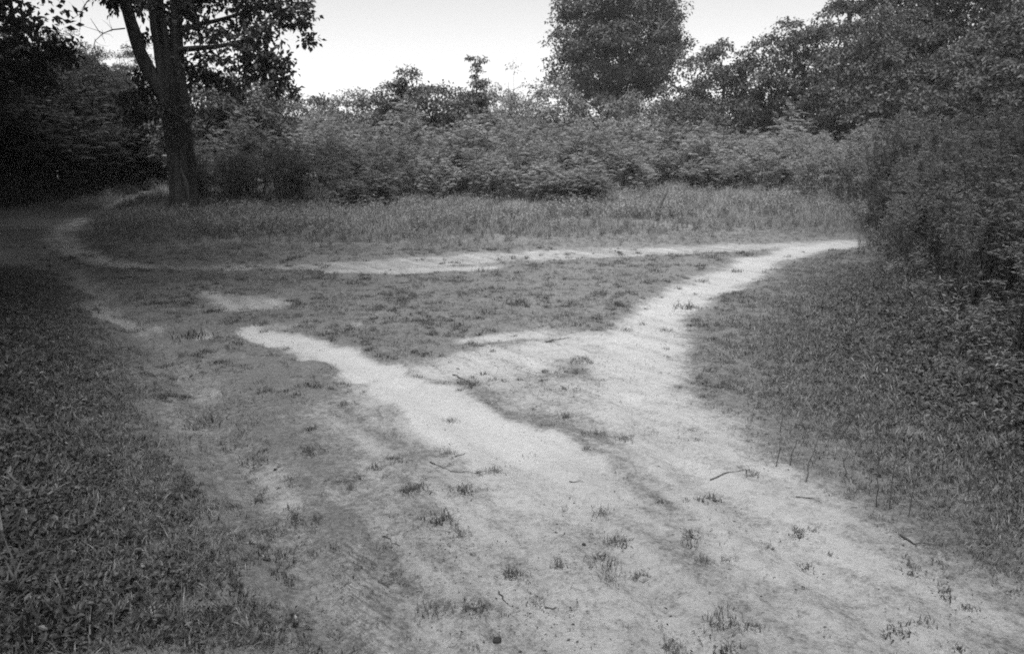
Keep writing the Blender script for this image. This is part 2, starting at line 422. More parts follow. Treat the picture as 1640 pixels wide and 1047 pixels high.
ny, nx = shp
_i = (np.arange(ny - 1)[:, None] * nx + np.arange(nx - 1)[None, :]).ravel()
QF = np.stack([_i, _i + 1, _i + nx + 1, _i + nx], 1)
fs = Sg[QF].mean(1); fb = Bg[QF[:, 0]]
fclass = np.where((fs > .42), fb, -1)
def sheet(name, sel):
    q = QF[sel]; used, inv = np.unique(q, return_inverse=True)
    mb = MB(); mb.add(np.stack([fx[used], fy[used], zg[used]], 1), inv.reshape(q.shape), 1.0)
    me = mb.mesh(name, M_GROUND, smooth=True)
    for an, arr in (('sand', Sa), ('tread', tread)):
        a = me.attributes.new(an, 'FLOAT', 'POINT'); a.data.foreach_set('value', arr[used].astype(np.float32))
    o = obj(name, me); tag(o, kind='structure'); return o
tag(sheet('ground', fclass == -1), 'dark weedy soil of the clearing between the sandy tracks', 'ground')
for k, (nm, lb) in enumerate((('sandy_path', 'bright sandy footpath running diagonally across the clearing'),
                              ('sandy_path', 'sandy path curving from the tall weeds round the grassy island'),
                              ('dirt_track', 'far pale dirt track crossing before the meadow grass'),
                              ('dirt_path', 'worn dull dirt path along the shaded weedy verge'))):
    if (fclass == k).any(): tag(sheet(nm, fclass == k), lb, 'path')

# ------------------------------------------------------------------ trees
def tree_parts(seed, H, r0, lobes, n_clump, lpc, leaf, clump_r, flat=.55, lean=(0, 0), leafmat=None, barkmat=None, n_limb=9,
               trunk_top=.8, shell=2.4, gap=.0, wl=.55, droop=.25):
    """returns meshes: trunk, [limbs], crown (leaves with their twigs)"""
    g = np.random.default_rng(seed)
    lob = np.array([l[:6] for l in lobes], float); vol = lob[:, 3] * lob[:, 4] * lob[:, 5]; vol = vol / vol.sum()
    C = []
    while len(C) < n_clump:
        l = lob[g.choice(len(lob), p=vol)]
        d = nrm(g.normal(size=3)); p = l[:3] + d * l[3:6] * g.random() ** (1 / shell)
        if gap and fbm(np.array([p[0] * .55 + p[2] * .31]), np.array([p[1] * .55 + p[2] * .47]), seed % 97, 2)[0] < gap: continue
        if p[2] < .4: continue
        C.append(p)
    C = np.array(C); cen = (lob[:, :3] * vol[:, None]).sum(0)
    # trunk
    tp = np.array([[0, 0, -.15], [lean[0] * .05, lean[1] * .05, H * .06], [lean[0] * .2, lean[1] * .2, H * .25], [lean[0] * .45, lean[1] * .45, H * .45],
                   [lean[0] * .75, lean[1] * .75, H * .65], [lean[0], lean[1], H * trunk_top]])
    tp[1:, :2] += g.normal(0, H * .008, (5, 2))
    tr = r0 * np.array([1.45, 1.05, .85, .68, .42, .12])
    mt = MB(); add_tube(mt, tp, tr, 10, 1.0, .05, g)
    # limbs reach for spread-out clumps
    idx = [int(g.integers(len(C)))]
    dm = np.linalg.norm(C - C[idx[0]], axis=1)
    for _ in range(n_limb - 1):
        k = int(dm.argmax()); idx.append(k); dm = np.minimum(dm, np.linalg.norm(C - C[k], axis=1))
    limbs = []; LP = [tp]
    for k in idx:
        e = C[k] * .93 + cen * .07
        t = np.clip((e[2] / H) * .62 + g.uniform(-.08, .04), .14, .76)
        zz = t * H; b = np.array([np.interp(zz, tp[:, 2], tp[:, q]) for q in range(3)])
        pts = curve(b, e, 7, jit=.03 * H / 5, rng=g, up0=b * .45 + e * .55 + np.array([0, 0, -.12 * np.linalg.norm(e - b)]))
        rr = r0 * np.interp(t, [0, 1], [.5, .25]) * np.linspace(1, .16, 7)
        ml = MB(); add_tube(ml, pts, rr, 6, 1.0, .05, g); limbs.append(ml); LP.append(pts)
    LP = np.concatenate(LP)
    mc = MB(); 
    # twigs
    for c in C:
        ww = np.linalg.norm(LP - c, axis=1) + .6 * np.maximum(0, LP[:, 2] - c[2]); q = LP[ww.argmin()]
        add_tube(mc, curve(q, c, 4, sag=-.04 * np.linalg.norm(c - q), jit=.03, rng=g), np.array([.022, .016, .011, .006]) * (H / 9) ** .5, 3, .55)
    n = n_clump * lpc
    ci = np.repeat(np.arange(n_clump), lpc)
    cr = clump_r * g.uniform(.6, 1.35, n_clump)
    d = nrm(g.normal(size=(n, 3))); rad = g.random(n) ** .5
    off = d * rad[:, None] * cr[ci][:, None]; off[:, 2] *= flat
    # clumps bow down at their rims
    off[:, 2] -= droop * (off[:, 0] ** 2 + off[:, 1] ** 2) / cr[ci]
    P = C[ci] + off
    out = nrm(C - cen)[ci]
    Nn = nrm(np.array([0, 0, .8]) + .35 * out + .55 * g.normal(size=(n, 3)))
    A = nrm(off * np.array([1, 1, .5]) / cr[ci][:, None] + .7 * g.normal(size=(n, 3)) + np.array([0, 0, -.25]))
    L = leaf * g.uniform(.6, 1.3, n)
    tone = np.clip(g.normal(1, .22, n), .45, 1.8) * np.clip(g.normal(1, .13, n_clump), .7, 1.4)[ci]
    add_leaves(mc, P, A, Nn, L, L * wl, tone)
    bm_ = barkmat or M_BARK2
    return (mt.mesh('trunk', bm_, True), [l.mesh('limb', bm_, True) for l in limbs], mc.mesh('crown', leafmat or M_TREE))

def put_tree(name, parts, loc, rz, sc, label, cat='tree', group=None):
    e = empty(name, (loc[0], loc[1], float(height(np.array([loc[0]]), np.array([loc[1]]))[0])), rz, sc)
    tag(e, label, cat, group)
    obj('trunk', parts[0], e); obj('crown', parts[2], e)
    for l in parts[1]: obj('limb', l, e)
    return e

# round-headed woodland tree with foliage nearly to the ground
W1 = tree_parts(11, 15, .28, [(0, 0, 8.5, 3.6, 3.6, 5.4), (1.2, .8, 4.2, 3.4, 3.2, 2.8), (-1.4, -.6, 4.6, 3.2, 3.2, 2.9), (0, -.3, 12.5, 2.3, 2.3, 2.6)],
                330, 120, .19, .85, .5, (.4, .2), M_WOOD, M_BARK2, 11, gap=.30)
W2 = tree_parts(12, 13, .24, [(0, 0, 7.4, 3.3, 3.3, 4.6), (-.8, .5, 3.2, 3.2, 3.0, 2.6), (1.5, -1, 4.5, 2.6, 2.6, 2.2), (.2, .3, 10.8, 2.2, 2.2, 2.3)],
                300, 120, .18, .8, .55, (-.5, .3), M_WOOD, M_BARK2, 10, gap=.32)
W3 = tree_parts(13, 16, .3, [(0, 0, 9.5, 4.6, 4.6, 3.6), (1.6, .8, 7.4, 3.6, 3.4, 2.2), (-1.8, -.6, 7.6, 3.4, 3.4, 2.2), (0, -.3, 13.0, 2.9, 2.9, 2.6)],
                300, 130, .22, .95, .5, (.3, .2), M_WOOD, M_BARK2, 11, gap=.25)  # high-crowned form, made for the unseen shade trees
# open fine-leaved field tree
T_FIELD = tree_parts(21, 15, .26, [(0, 0, 8.8, 4.3, 4.0, 4.4), (-.9, 0, 12.2, 3.3, 3.2, 3.0), (1.0, 0, 13.2, 2.8, 2.8, 2.4), (-2.4, 0, 6.2, 2.3, 2.3, 2.4), (2.4, 0, 6.2, 2.2, 2.2, 2.6), (0, -.5, 4.6, 3.2, 3.0, 2.6), (-3.3, 0, 8.6, 1.8, 1.8, 2.0), (3.4, 0, 9.4, 1.8, 1.8, 2.2)],
                    520, 130, .2, .75, .7, (.3, .1), M_TREE, M_BARK2, 14, trunk_top=.86, shell=2.1, gap=.36, droop=.1)
# broad hedge tree with layered clumps
T_HEDGE = tree_parts(31, 8.5, .2, [(0, 0, 4.6, 4.0, 3.4, 3.2), (-2.6, -.6, 3.0, 2.4, 2.2, 2.3), (2.6, -.5, 3.4, 2.4, 2.2, 2.6), (.4, 0, 7.0, 2.4, 2.2, 1.5)],
                    230, 130, .19, .8, .42, (0, .2), M_TREE, M_BARK2, 10, gap=.28, droop=.45)
T_HEDGE2 = tree_parts(32, 9.5, .2, [(0, 0, 5.4, 3.4, 3.2, 3.8), (-1.9, -.8, 3.2, 2.3, 2.2, 2.4), (1.9, .5, 3.0, 2.6, 2.3, 2.5), (-.4, 0, 8.2, 1.8, 1.7, 1.5)],
                     230, 130, .19, .75, .45, (.2, 0), M_TREE, M_BARK2, 10, gap=.30, droop=.4)
# conifer-like tree of tiered boughs
_l = []
for k in range(9):
    z = 3 + k * 1.25; r = 3.4 * (1 - k / 10.5)
    for q in range(4):
        an = k * 1.1 + q * PI / 2; _l.append((math.cos(an) * r * .5, math.sin(an) * r * .5, z, r * .62, r * .62, .32))
T_FIR = tree_parts(41, 14.5, .2, _l, 300, 110, .17, .6, .4, (0, 0), M_TREE, M_BARK2, 14, trunk_top=.98, gap=.2, droop=.5)
# slender saplings
T_SAP1 = tree_parts(51, 5.2, .06, [(0, 0, 3.4, 1.1, 1.1, 1.7), (.3, 0, 2.0, 1.3, 1.2, 1.3), (-.5, 0, 4.2, .5, .5, .7)], 110, 80, .13, .38, .5, (.2, 0), M_TREE, M_BARK2, 6, gap=.3)
T_SAP2 = tree_parts(52, 5.6, .06, [(0, 0, 2.6, 1.2, 1.2, 1.2), (0, 0, 3.6, .95, .9, .55), (0, 0, 4.4, .7, .65, .5), (.05, 0, 5.2, .45, .45, .45)], 95, 80, .12, .3, .4, (.05, 0), M_TREE, M_BARK2, 6, trunk_top=.95, gap=.1)
T_SAP3 = tree_parts(53, 5.4, .06, [(0, 0, 3.9, .9, .9, 1.5), (.2, 0, 2.4, 1.0, 1.0, 1.1)], 50, 60, .10, .45, .8, (.1, 0), M_SHRUB, M_BARK2, 7, gap=.35)
T_BUSH = tree_parts(54, 4.2, .08, [(0, 0, 2.4, 1.8, 1.7, 1.6), (-.9, 0, 1.6, 1.3, 1.3, 1.2), (1.0, 0, 1.6, 1.3, 1.3, 1.3)], 120, 110, .14, .5, .5, (0, 0), M_TREE, M_BARK2, 8, gap=.22)
T_BUSH2 = tree_parts(55, 4.0, .08, [(0, 0, 2.2, 1.5, 1.5, 1.7), (-.6, .2, 1.3, 1.5, 1.4, 1.1), (.8, 0, 1.5, 1.2, 1.2, 1.2)], 110, 110, .13, .48, .6, (.2, 0), M_SHRUB, M_BARK2, 8, gap=.2)

def bx(px, Y): return (ray(px, 300)[0] / ray(px, 300)[1] * Y, Y)

# the open field tree and the wood on the right
put_tree('field_tree', T_FIELD, bx(985, 52), .4, 1.0, 'tall open-crowned tree rising alone against the sky above the thicket')
put_tree('hedge_tree', T_HEDGE, bx(1150, 43), .3, .84, 'broad layered tree at the low sloping end of the wood', group='trees of the wood')
put_tree('hedge_tree', T_HEDGE2, bx(1262, 41), 2.0, .85, 'rounded tree in front of the pointed tiered tree', group='trees of the wood')
put_tree('fir_tree', T_FIR, bx(1335, 47), .0, 1.0, 'pointed tree of tiered boughs standing above the wood', group='trees of the wood')
put_tree('hedge_tree', T_HEDGE2, bx(1395, 36), 4.1, .82, 'small dark tree leaning over the shadowy hollow in the wood', group='trees of the wood')
for px, Y, rz, s in ((1480, 40, .5, 1.0), (1600, 36, 2.2, .9)):
    put_tree('broadleaf_tree', W1, bx(px, Y), rz, s, 'tall dark broadleaf tree beside the pointed tiered tree' if px < 1500 else 'tall dark broadleaf tree rising above the bank of tall weeds', group='trees of the wood')
for px, Y, rz, s in ((1540, 33, 1.0, .72), (1660, 30, 3.0, .85), (1440, 50, 2.7, 1.0)):
    put_tree('hedge_tree', T_HEDGE, bx(px, Y), rz, s, {1540: 'bushy dark tree standing before the two tall broadleaf trees', 1660: 'bushy dark tree at the end of the wood behind the weed bank', 1440: 'tree glimpsed through the wood behind the shadowy hollow'}[px], group='trees of the wood')
# saplings and bushes on the skyline of the thicket
put_tree('sapling', T_SAP1, bx(645, 36), .2, 1.0, 'spiky young tree poking above the thicket against white sky')
put_tree('bush', T_BUSH, bx(712, 36), .9, 1.08, 'dense rounded bush beside the narrow tiered sapling')
put_tree('bush', T_BUSH, bx(668, 37), 4.4, 1.08, 'dense bush wedged between the spiky young tree and rounded bush')
put_tree('bush', T_BUSH2, bx(790, 38), 5.1, 1.12, 'soft bush behind the narrow tiered sapling')
put_tree('bush', T_BUSH2, bx(838, 39), .7, 1.05, 'soft bush beside the thin feathery sapling')
put_tree('sapling', T_SAP2, bx(762, 35), .2, 1.0, 'narrow tiered sapling with a tufted tip on the skyline')
put_tree('sapling', T_SAP3, bx(815, 36), 1.2, 1.0, 'thin feathery sapling letting the sky show through')
put_tree('bush', T_BUSH2, bx(885, 37), .3, 1.15, 'pale domed bush below the tall open tree')
put_tree('bush', T_BUSH2, bx(1005, 36), 2.3, 1.0, 'pale pointed bush under the open crowned tree')
put_tree('bush', T_BUSH, bx(950, 40), 3.0, 1.0, 'dark bush in the gap below the open crowned tree')
for k, (px, Y, s) in enumerate(((570, 38, 1.05), (520, 40, 1.02), (470, 42, 1.05), (1080, 37, .95), (605, 37, 1.05))):
    put_tree('bush', T_BUSH if k % 2 else T_BUSH2, bx(px, Y), k * 1.7, s, {570: 'low skyline bush on the oak side of the spiky young tree', 520: 'low skyline bush midway between oak branch and spiky young tree', 470: 'low skyline bush nearest the drooping tip of the oak branch', 1080: 'low bush where the open crowned tree meets the wood', 605: 'low skyline bush right beneath the spiky young tree'}[px], group='skyline bushes')
for k, (px, Y, s) in enumerate(((345, 31, 1.15), (400, 33, 1.1), (440, 36, 1.1))):
    put_tree('bush', T_BUSH, bx(px, Y), 1 + k * 2.1, s, ('tall bush close behind the oak trunk', 'tall bush behind the middle of the level oak branch', 'tall bush behind the drooping tip of the oak branch')[k], group='bushes behind the oak')
# the dark wood on the left
for px, Y, rz, s, p in ((175, 44, .3, .52, W2), (238, 48, 1.9, .5, W1), (120, 42, 2.5, .5, W1)):
    put_tree('woodland_tree', p, bx(px, Y), rz, s, {175: 'distant grey tree in the middle of the three past the oak', 238: 'distant grey tree showing right beside the oak trunk', 120: 'distant grey tree of the three farthest from the oak trunk'}[px], group='trees far down the left track')
for px, Y, rz, s in ((60, 26, .4, .42), (110, 28, 2.4, .38), (150, 31, 4.4, .40), (190, 34, 5.4, .38), (215, 38, 1.2, .36)):
    put_tree('woodland_tree', W2, bx(px, Y), rz, s, {215: 'first', 190: 'second', 150: 'third', 110: 'fourth', 60: 'fifth'}[px] + ' low bushy tree of the dark wood edge from the track bend', group='small trees of the dark wood')
for x, y, rz, s, p in ((-18.6, 24.0, .2, .9, W2), (-20.5, 28.5, 1.4, 1.0, W1), (-17.6, 20.0, 2.0, .8, W1), (-24, 33, 4.0, 1.0, W2)):
    put_tree('woodland_tree', p, (x, y), rz, s, 'tall leafy tree deep in the shaded wood', group='tall trees of the dark wood')
put_tree('woodland_tree', W1, (-13.6, 16.6), .8, 1.05, 'large dark tree overhanging the clearing from the wood edge')
# unseen trees, added out of frame to darken the sides and foreground
for x, y, rz, s, p in ((-7.0, 4.6, .5, 1.05, W3), (-9.8, 10.6, 2.2, 1.05, W3), (-7.6, -1.5, 1.5, 1.1, W3), (-3.0, -9.5, 2.5, 1.05, W3), (4.5, -6.5, 4.5, 1.1, W3), (7.0, -1.8, 3.5, 1.05, W3), (7.0, 3.8, .9, 1.05, W3), (11.0, 10.5, 5.9, .95, W3)):
    put_tree('woodland_tree', p, (x, y), rz, s, 'unseen tall tree added to shade the near end of the clearing', group='added shade trees round the near clearing')

# ------------------------------------------------------------------ the oak beside the track
OY = 19.6
def oak():
    g = np.random.default_rng(7)
    b = at(293, 338, OY)
    base = np.array([b[0], OY, 0.0])
    e = empty('oak_tree', base); tag(e, 'big leaning oak with several dark trunks beside the bending track', 'tree')
    def loc(px, py, dy=0.0): return at(px, py, OY + dy) - base
    def limb(name, pts, rad, sides=10, rough=.06, mat=M_BARK, parent=e, sub=3):
        pts = np.array(pts); rad = np.array(rad)
        # smooth by interpolation
        t = np.arange(len(pts)); tt = np.linspace(0, len(pts) - 1, (len(pts) - 1) * sub + 1)
        P = np.stack([np.interp(tt, t, pts[:, k]) for k in range(3)], 1)
        for _ in range(2): P[1:-1] = (P[:-2] + 2 * P[1:-1] + P[2:]) / 4
        R = np.interp(tt, t, rad)
        m = MB(); add_tube(m, P, R, sides, 1.0, rough, g)
        o = obj(name, m.mesh(name, mat, True), parent); return o, P
    px = FPX / OY
    def r(w): return w / px / 2
    # two fused trunks flaring into roots
    o1, A1 = limb('trunk', [loc(291, 352), loc(291, 336), loc(290, 310), loc(286, 270), loc(281, 225), loc(276, 180), loc(270, 140), loc(262, 90), loc(256, 50), loc(248, 0), loc(240, -60), loc(232, -140), loc(224, -230)],
                   [r(58), r(44), r(35), r(32), r(32), r(33), r(31), r(27), r(25), r(23), r(20), r(14), r(7)], 14, .07)
    o2, A2 = limb('trunk', [loc(309, 350, .1), loc(307, 334, .1), loc(306, 305, .1), loc(301, 260, .12), loc(296, 215, .12), loc(291, 170, .12), loc(286, 120, .15), loc(282, 70, .2), loc(282, 0, .3), loc(284, -70, .4), loc(290, -150, .5), loc(297, -230, .6)],
                   [r(38), r(26), r(21), r(22), r(23), r(24), r(22), r(19), r(17), r(15), r(11), r(5)], 12, .07)
    o3, A3 = limb('limb', [loc(272, 165, .0), loc(257, 140, -.05), loc(240, 118, -.1), loc(224, 85, -.15), loc(212, 45, -.2), loc(199, 0, -.25), loc(185, -60, -.4), loc(165, -130, -.6)],
                   [r(30), r(26), r(22), r(20), r(18), r(16), r(12), r(5)], 10, .05)
    # pale strip of bare wood in the groove between the trunks
    sc_ = MB(); P = np.array([loc(290, 268, -.30), loc(294, 282, -.33), loc(298, 294, -.33), loc(301, 306, -.32), loc(302, 320, -.31)]); wv = np.array([.008, .03, .05, .035, .01])
    v = np.concatenate([P - np.stack([wv, wv * 0, wv * 0], 1), P + np.array([[0, -.03, 0]]), P + np.stack([wv, wv * 0, wv * 0], 1)])
    n = len(P); f = [[k, k + 1, n + k + 1, n + k] for k in range(n - 1)] + [[n + k, n + k + 1, 2 * n + k + 1, 2 * n + k] for k in range(n - 1)]
    sc_.add(v, f, 1.0); obj('bare_wood', sc_.mesh('bare_wood', M_SCAR), o1)
    # branches
    BR = [
     [(288, 80, .1), (320, 77, -.3), (345, 76, -.6), (372, 70, -.8), (400, 62, -.9), (430, 45, -1.0)],
     [(372, 70, -.8), (395, 85, -.9), (418, 98, -1.0), (440, 118, -1.0), (455, 140, -1.0)],
     [(286, 55, .2), (310, 40, .4), (345, 35, .8), (385, 22, 1.0), (430, 10, 1.2), (475, 20, 1.2)],
     [(284, 20, .3), (320, -5, 0), (370, -30, -.4), (430, -25, -.8), (480, -5, -1.0)],
     [(286, -80, .4), (330, -110, .2), (390, -120, -.2), (450, -90, -.4)],
     [(282, 40, .2), (290, 10, 1.5), (310, -10, 2.6), (330, -20, 3.4)],
     [(260, 70, 0), (250, 20, -1.2), (262, -30, -2.2), (285, -60, -2.8)],
     [(205, 20, -.25), (175, -20, -.6), (140, -50, -.8), (100, -70, -1.0)],
     [(190, -40, -.4), (170, -110, .6), (140, -170, 1.2)],
     [(240, -60, 0), (215, -120, 1.0), (200, -190, 1.5)],
     [(295, -150, .5), (330, -210, .2), (360, -260, 0)],
     [(224, -200, 0), (230, -270, -.3), (240, -330, -.5)],
     [(288, 150, .1), (310, 130, .8), (332, 122, 1.2), (355, 128, 1.5)],
    ]
    tips = []
    for q in BR:
        P = [loc(a, c, d) for a, c, d in q]
        r0_ = .075 if len(q) > 4 else .055
        _, PP = limb('branch', P, np.linspace(r0_, .02, len(P)), 6, .05)
        tips.append(PP)
    # leaf clumps: (px, py, dy, radius in metres) measured on the crown's outline
    CL = [(385, 72, -.8, .45), (405, 62, -.9, .45), (430, 50, -1, .45), (350, 50, -.4, .4), (372, 40, .5, .45), (395, 25, .8, .5), (420, 12, 1, .5), (445, 18, 1.1, .5), (468, 28, 1.2, .45), (485, 40, 1.2, .35), (490, 62, 1.1, .3),
          (480, 5, -.8, .45), (450, -8, -.8, .55), (410, -18, -.6, .6), (370, -15, -.4, .55), (335, 5, .2, .5), (310, 18, .4, .45), (300, 48, .6, .35), (325, 62, .4, .35),
          (400, 92, -.9, .4), (420, 100, -1, .4), (438, 112, -1, .42), (450, 128, -1, .38), (458, 142, -1, .28), (415, 118, -.8, .35), (395, 108, -.5, .35), (432, 90, -1, .35), (448, 100, -1.1, .3),
          (300, 10, 1.5, .5), (320, -15, 2.8, .6), (340, -25, 3.4, .6), (265, -30, -2.2, .6), (285, -60, -2.8, .7), (250, 10, -1.5, .45), (268, 25, 1.5, .35),
          (330, 90, .2, .25), (352, 95, .3, .25), (310, 120, .8, .35), (335, 122, 1.2, .4), (355, 130, 1.5, .4), (375, 140, 1.2, .3), (305, 100, .7, .25), (285, 105, -.45, .2), (262, 175, -.4, .28), (290, 180, -.4, .22), (275, 200, -.4, .2),
          (240, 170, .4, .45), (225, 150, .6, .4), (215, 185, .7, .45), (235, 195, .6, .4), (205, 160, .9, .35), (225, 120, .9, .2),
          (190, -10, -.6, .4), (165, -25, -.6, .5), (130, -45, -.8, .6), (95, -65, -1, .6), (180, 8, -.4, .25), (225, 15, .6, .3), (215, 0, .9, .3), (232, 60, .7, .18)]
    for P in tips:
        for k in range(len(P) // 2, len(P)):
            p = P[k] + base
            if p[2] > 5.6: CL.append((*[0, 0, 0], 0, P[k] + g.normal(0, .3, 3), g.uniform(.5, .85)))
    for _ in range(110):
        d = nrm(g.normal(size=3)); p = np.array([.2, 0, 9.2]) + d * np.array([4.6, 4.4, 3.4]) * g.random() ** .4
        if p[2] > 6.0: CL.append((0, 0, 0, 0, p, g.uniform(.5, .9)))
    TP = np.concatenate(tips + [A1[len(A1) // 2:], A2[len(A2) // 2:], A3[4:]])
    mc = MB()
    for c in CL:
        if len(c) == 4: C = loc(c[0], c[1], c[2]); R = c[3]
        else: C = c[4]; R = c[5]
        # sub-clumps make ragged bunches of leaves
        nb = max(3, int(11 * R / .45))
        D = nrm(g.normal(size=(nb, 3))) * (g.random(nb) ** .5)[:, None] * R * np.array([1.15, 1.15, .62])
        q = TP[np.linalg.norm(TP - C, axis=1).argmin()]
        add_tube(mc, curve(q, C, 5, jit=.05, rng=g), np.array([.02, .016, .012, .009, .006]), 4, .5)
        for d in D:
            c2 = C + d
            add_tube(mc, curve(C, c2, 3, jit=.02, rng=g), [.008, .006, .003], 3, .5)
            m = int(g.integers(11, 19)); dd = nrm(g.normal(size=(m, 3)))
            P = c2 + dd * (g.random(m) * .16)[:, None]
            L = g.uniform(.09, .17, m)
            add_leaves(mc, P, nrm(dd + np.array([0, 0, -.35])), nrm(np.array([0, 0, .8]) + .7 * g.normal(size=(m, 3))), L, L * .62, np.clip(g.normal(1, .25, m), .5, 1.7), .12)
    obj('crown', mc.mesh('crown', M_OAK), e)
    # bare dead twigs hanging in the gaps
    for q in ([(200, 46, -.2), (180, 48, -.5), (165, 54, -.7), (152, 66, -.8), (148, 80, -.8)], [(165, 54, -.7), (158, 50, -.8), (145, 30, -.9)], [(199, 5, -.25), (150, -8, -.6), (138, 5, -.7), (130, 22, -.7), (128, 48, -.7)],
              [(345, 76, -.6), (352, 95, -.7), (362, 108, -.8), (372, 116, -.8)], [(330, 77, -.5), (325, 100, -.6), (330, 122, -.6)], [(372, 70, -.8), (350, 100, -1.), (340, 112, -1.)],
              [(400, 105, -.8), (404, 125, -.8), (398, 150, -.8), (402, 172, -.8)], [(232, 60, -.1), (222, 52, -.3), (226, 40, -.4)], [(372, 116, -.8), (378, 140, -.8), (374, 160, -.8)]):
        m = MB(); P = np.array([loc(*k) for k in q]); add_tube(m, P, np.linspace(.016, .004, len(P)), 4, 1, .1, g)
        for k in range(1, len(P) - 1):
            for _ in range(3): add_tube(m, curve(P[k], P[k] + g.normal(0, .2, 3), 3, jit=.03, rng=g), [.006, .004, .002], 3)
        obj('dead_twig', m.mesh('dead_twig', M_TWIG), e)
oak()

# ------------------------------------------------------------------ shrubs and tall weeds
def gz(x, y): return float(height(np.array([float(x)]), np.array([float(y)]))[0])

def shrub_parts(seed, H, R, nst, kind, mat=None, bare=.12, fine=False):
    """kind: 'pinnate' mounds of feathered leaves, 'plume' upright weeds, 'arch' fine arching weeds"""
    g = np.random.default_rng(seed); ms = MB(); ml = MB()
    for k in range(nst):
        a = g.uniform(0, 2 * PI); rr = R * g.random() ** .6
        b = np.array([math.cos(a) * rr * .45, math.sin(a) * rr * .45, 0])
        h = H * (1 - .45 * (rr / R) ** 2) * g.uniform(.78, 1.05)
        tip = np.array([math.cos(a) * rr, math.sin(a) * rr, h]) + np.append(g.normal(0, .08 * H, 2), 0)
        if kind == 'arch':
            la = g.uniform(0, 2 * PI); tip = tip + np.array([math.cos(la), math.sin(la), 0]) * H * .16
        st = curve(b, tip, 7, jit=.012 * H, rng=g, up0=b * .7 + tip * .3 + np.array([0, 0, h * (.62 if kind == 'arch' else .32)]))
        add_tube(ms, st, np.linspace(.011, .003, 7) * (1.3 if kind == 'pinnate' else .8), 4)
        tt = np.linspace(0, 1, 7)
        def along(t): return np.stack([np.interp(t, tt, st[:, q]) for q in range(3)], -1)
        if kind == 'pinnate':
            nf = int(g.integers(12, 18)); t = np.sort(1 - g.random(nf) ** 1.6 * .72)
            for q, tq in enumerate(t):
                p = along(np.array([tq]))[0]; an = q * 2.4 + g.uniform(-.4, .4); el = g.uniform(.15, 1.15)
                d = np.array([math.cos(an) * math.cos(el), math.sin(an) * math.cos(el), math.sin(el)])
                fl = g.uniform(.3, .5); e = p + d * fl + np.array([0, 0, -.14 * fl])
                fr = curve(p, e, 5, up0=p + d * fl * .55 + np.array([0, 0, .06]))
                m = 8; u = np.linspace(.2, 1, m); fp = np.stack([np.interp(u, np.linspace(0, 1, 5), fr[:, c]) for c in range(3)], 1)
                fd = nrm(np.gradient(fp, axis=0)); sd = nrm(np.cross(fd, [0, 0, 1.0]))
                for s_ in (-1, 1):
                    L = g.uniform(.08, .125) * np.sin(np.linspace(.5, 2.7, m)) ** .5 * g.uniform(.85, 1.15, m)
                    add_leaves(ml, fp, sd * s_ + fd * .55 + np.array([0, 0, -.28]), np.array([0, 0, 1.0]) + .3 * g.normal(size=(m, 3)), L, L * .42, np.clip(g.normal(1, .16, m), .6, 1.5), .1)
        else:
            nl = int((95 if fine else 52 if kind == 'plume' else 60) * h / 1.6)
            t = g.uniform(bare, 1, nl) ** .75; p = along(t); an = g.uniform(0, 2 * PI, nl)
            el = g.uniform(.1, 1.15, nl) if fine else g.uniform(-.35, .75, nl)
            d = np.stack([np.cos(an) * np.cos(el), np.sin(an) * np.cos(el), np.sin(el)], 1)
            L = g.uniform(.075, .14, nl) * (1.1 - .45 * t)
            add_leaves(ml, p, d, np.array([0, 0, .9]) + .4 * g.normal(size=(nl, 3)), L, L * (.17 if fine else .36 if kind == 'plume' else .3), np.clip(g.normal(1, .2, nl), .5, 1.6), .1)
            # side sprays near the top
            for q in range(5 if kind == 'plume' else 7):
                t0 = g.uniform(.72, 1); p0 = along(np.array([t0]))[0]; an = g.uniform(0, 2 * PI); fl = g.uniform(.12, .26)
                d = np.array([math.cos(an), math.sin(an), g.uniform(.2, .9)])
                u = np.linspace(.1, 1, 10)[:, None]; fp = p0 + d * fl * u + np.array([0, 0, -1]) * (u ** 2) * fl * (.5 if kind == 'arch' else .15)
                an2 = g.uniform(0, 2 * PI, 10)
                add_leaves(ml, fp, np.stack([np.cos(an2), np.sin(an2), g.uniform(-.1, .6, 10)], 1), np.array([0, 0, 1.0]) + .5 * g.normal(size=(10, 3)), g.uniform(.04, .075, 10), .02, np.clip(g.normal(1.15, .2, 10), .6, 1.7))
    return ms.mesh('stems', M_STEM, True), ml.mesh('foliage', mat or (M_SHRUB if kind == 'pinnate' else M_WEED))

PINN = [shrub_parts(100 + k, 2.0 + .15 * (k % 3), .95 + .1 * (k % 2), 24, 'pinnate') for k in range(5)]
PINND = [shrub_parts(110 + k, 2.1, 1.0, 24, 'pinnate', M_WOOD) for k in range(3)]
PLUM = [shrub_parts(120 + k, 1.75 + .12 * (k % 3), .7, 30, 'plume') for k in range(5)]
ARCH = [shrub_parts(140 + k, 1.95 + .1 * (k % 3), .8, 34, 'arch') for k in range(5)]
TALL = [shrub_parts(160 + k, 1.95 + .12 * (k % 3), .30, 9, 'arch' if k == 0 else 'plume', None, .28, True) for k in range(6)]

def put_shrub(name, parts, x, y, rz, s, label, cat, group, sz=1.0):
    e = empty(name, (x, y, gz(x, y)), rz, s); e.scale = (s, s, s * sz); tag(e, label, cat, group)
    obj('stems', parts[0], e); obj('foliage', parts[1], e); return e

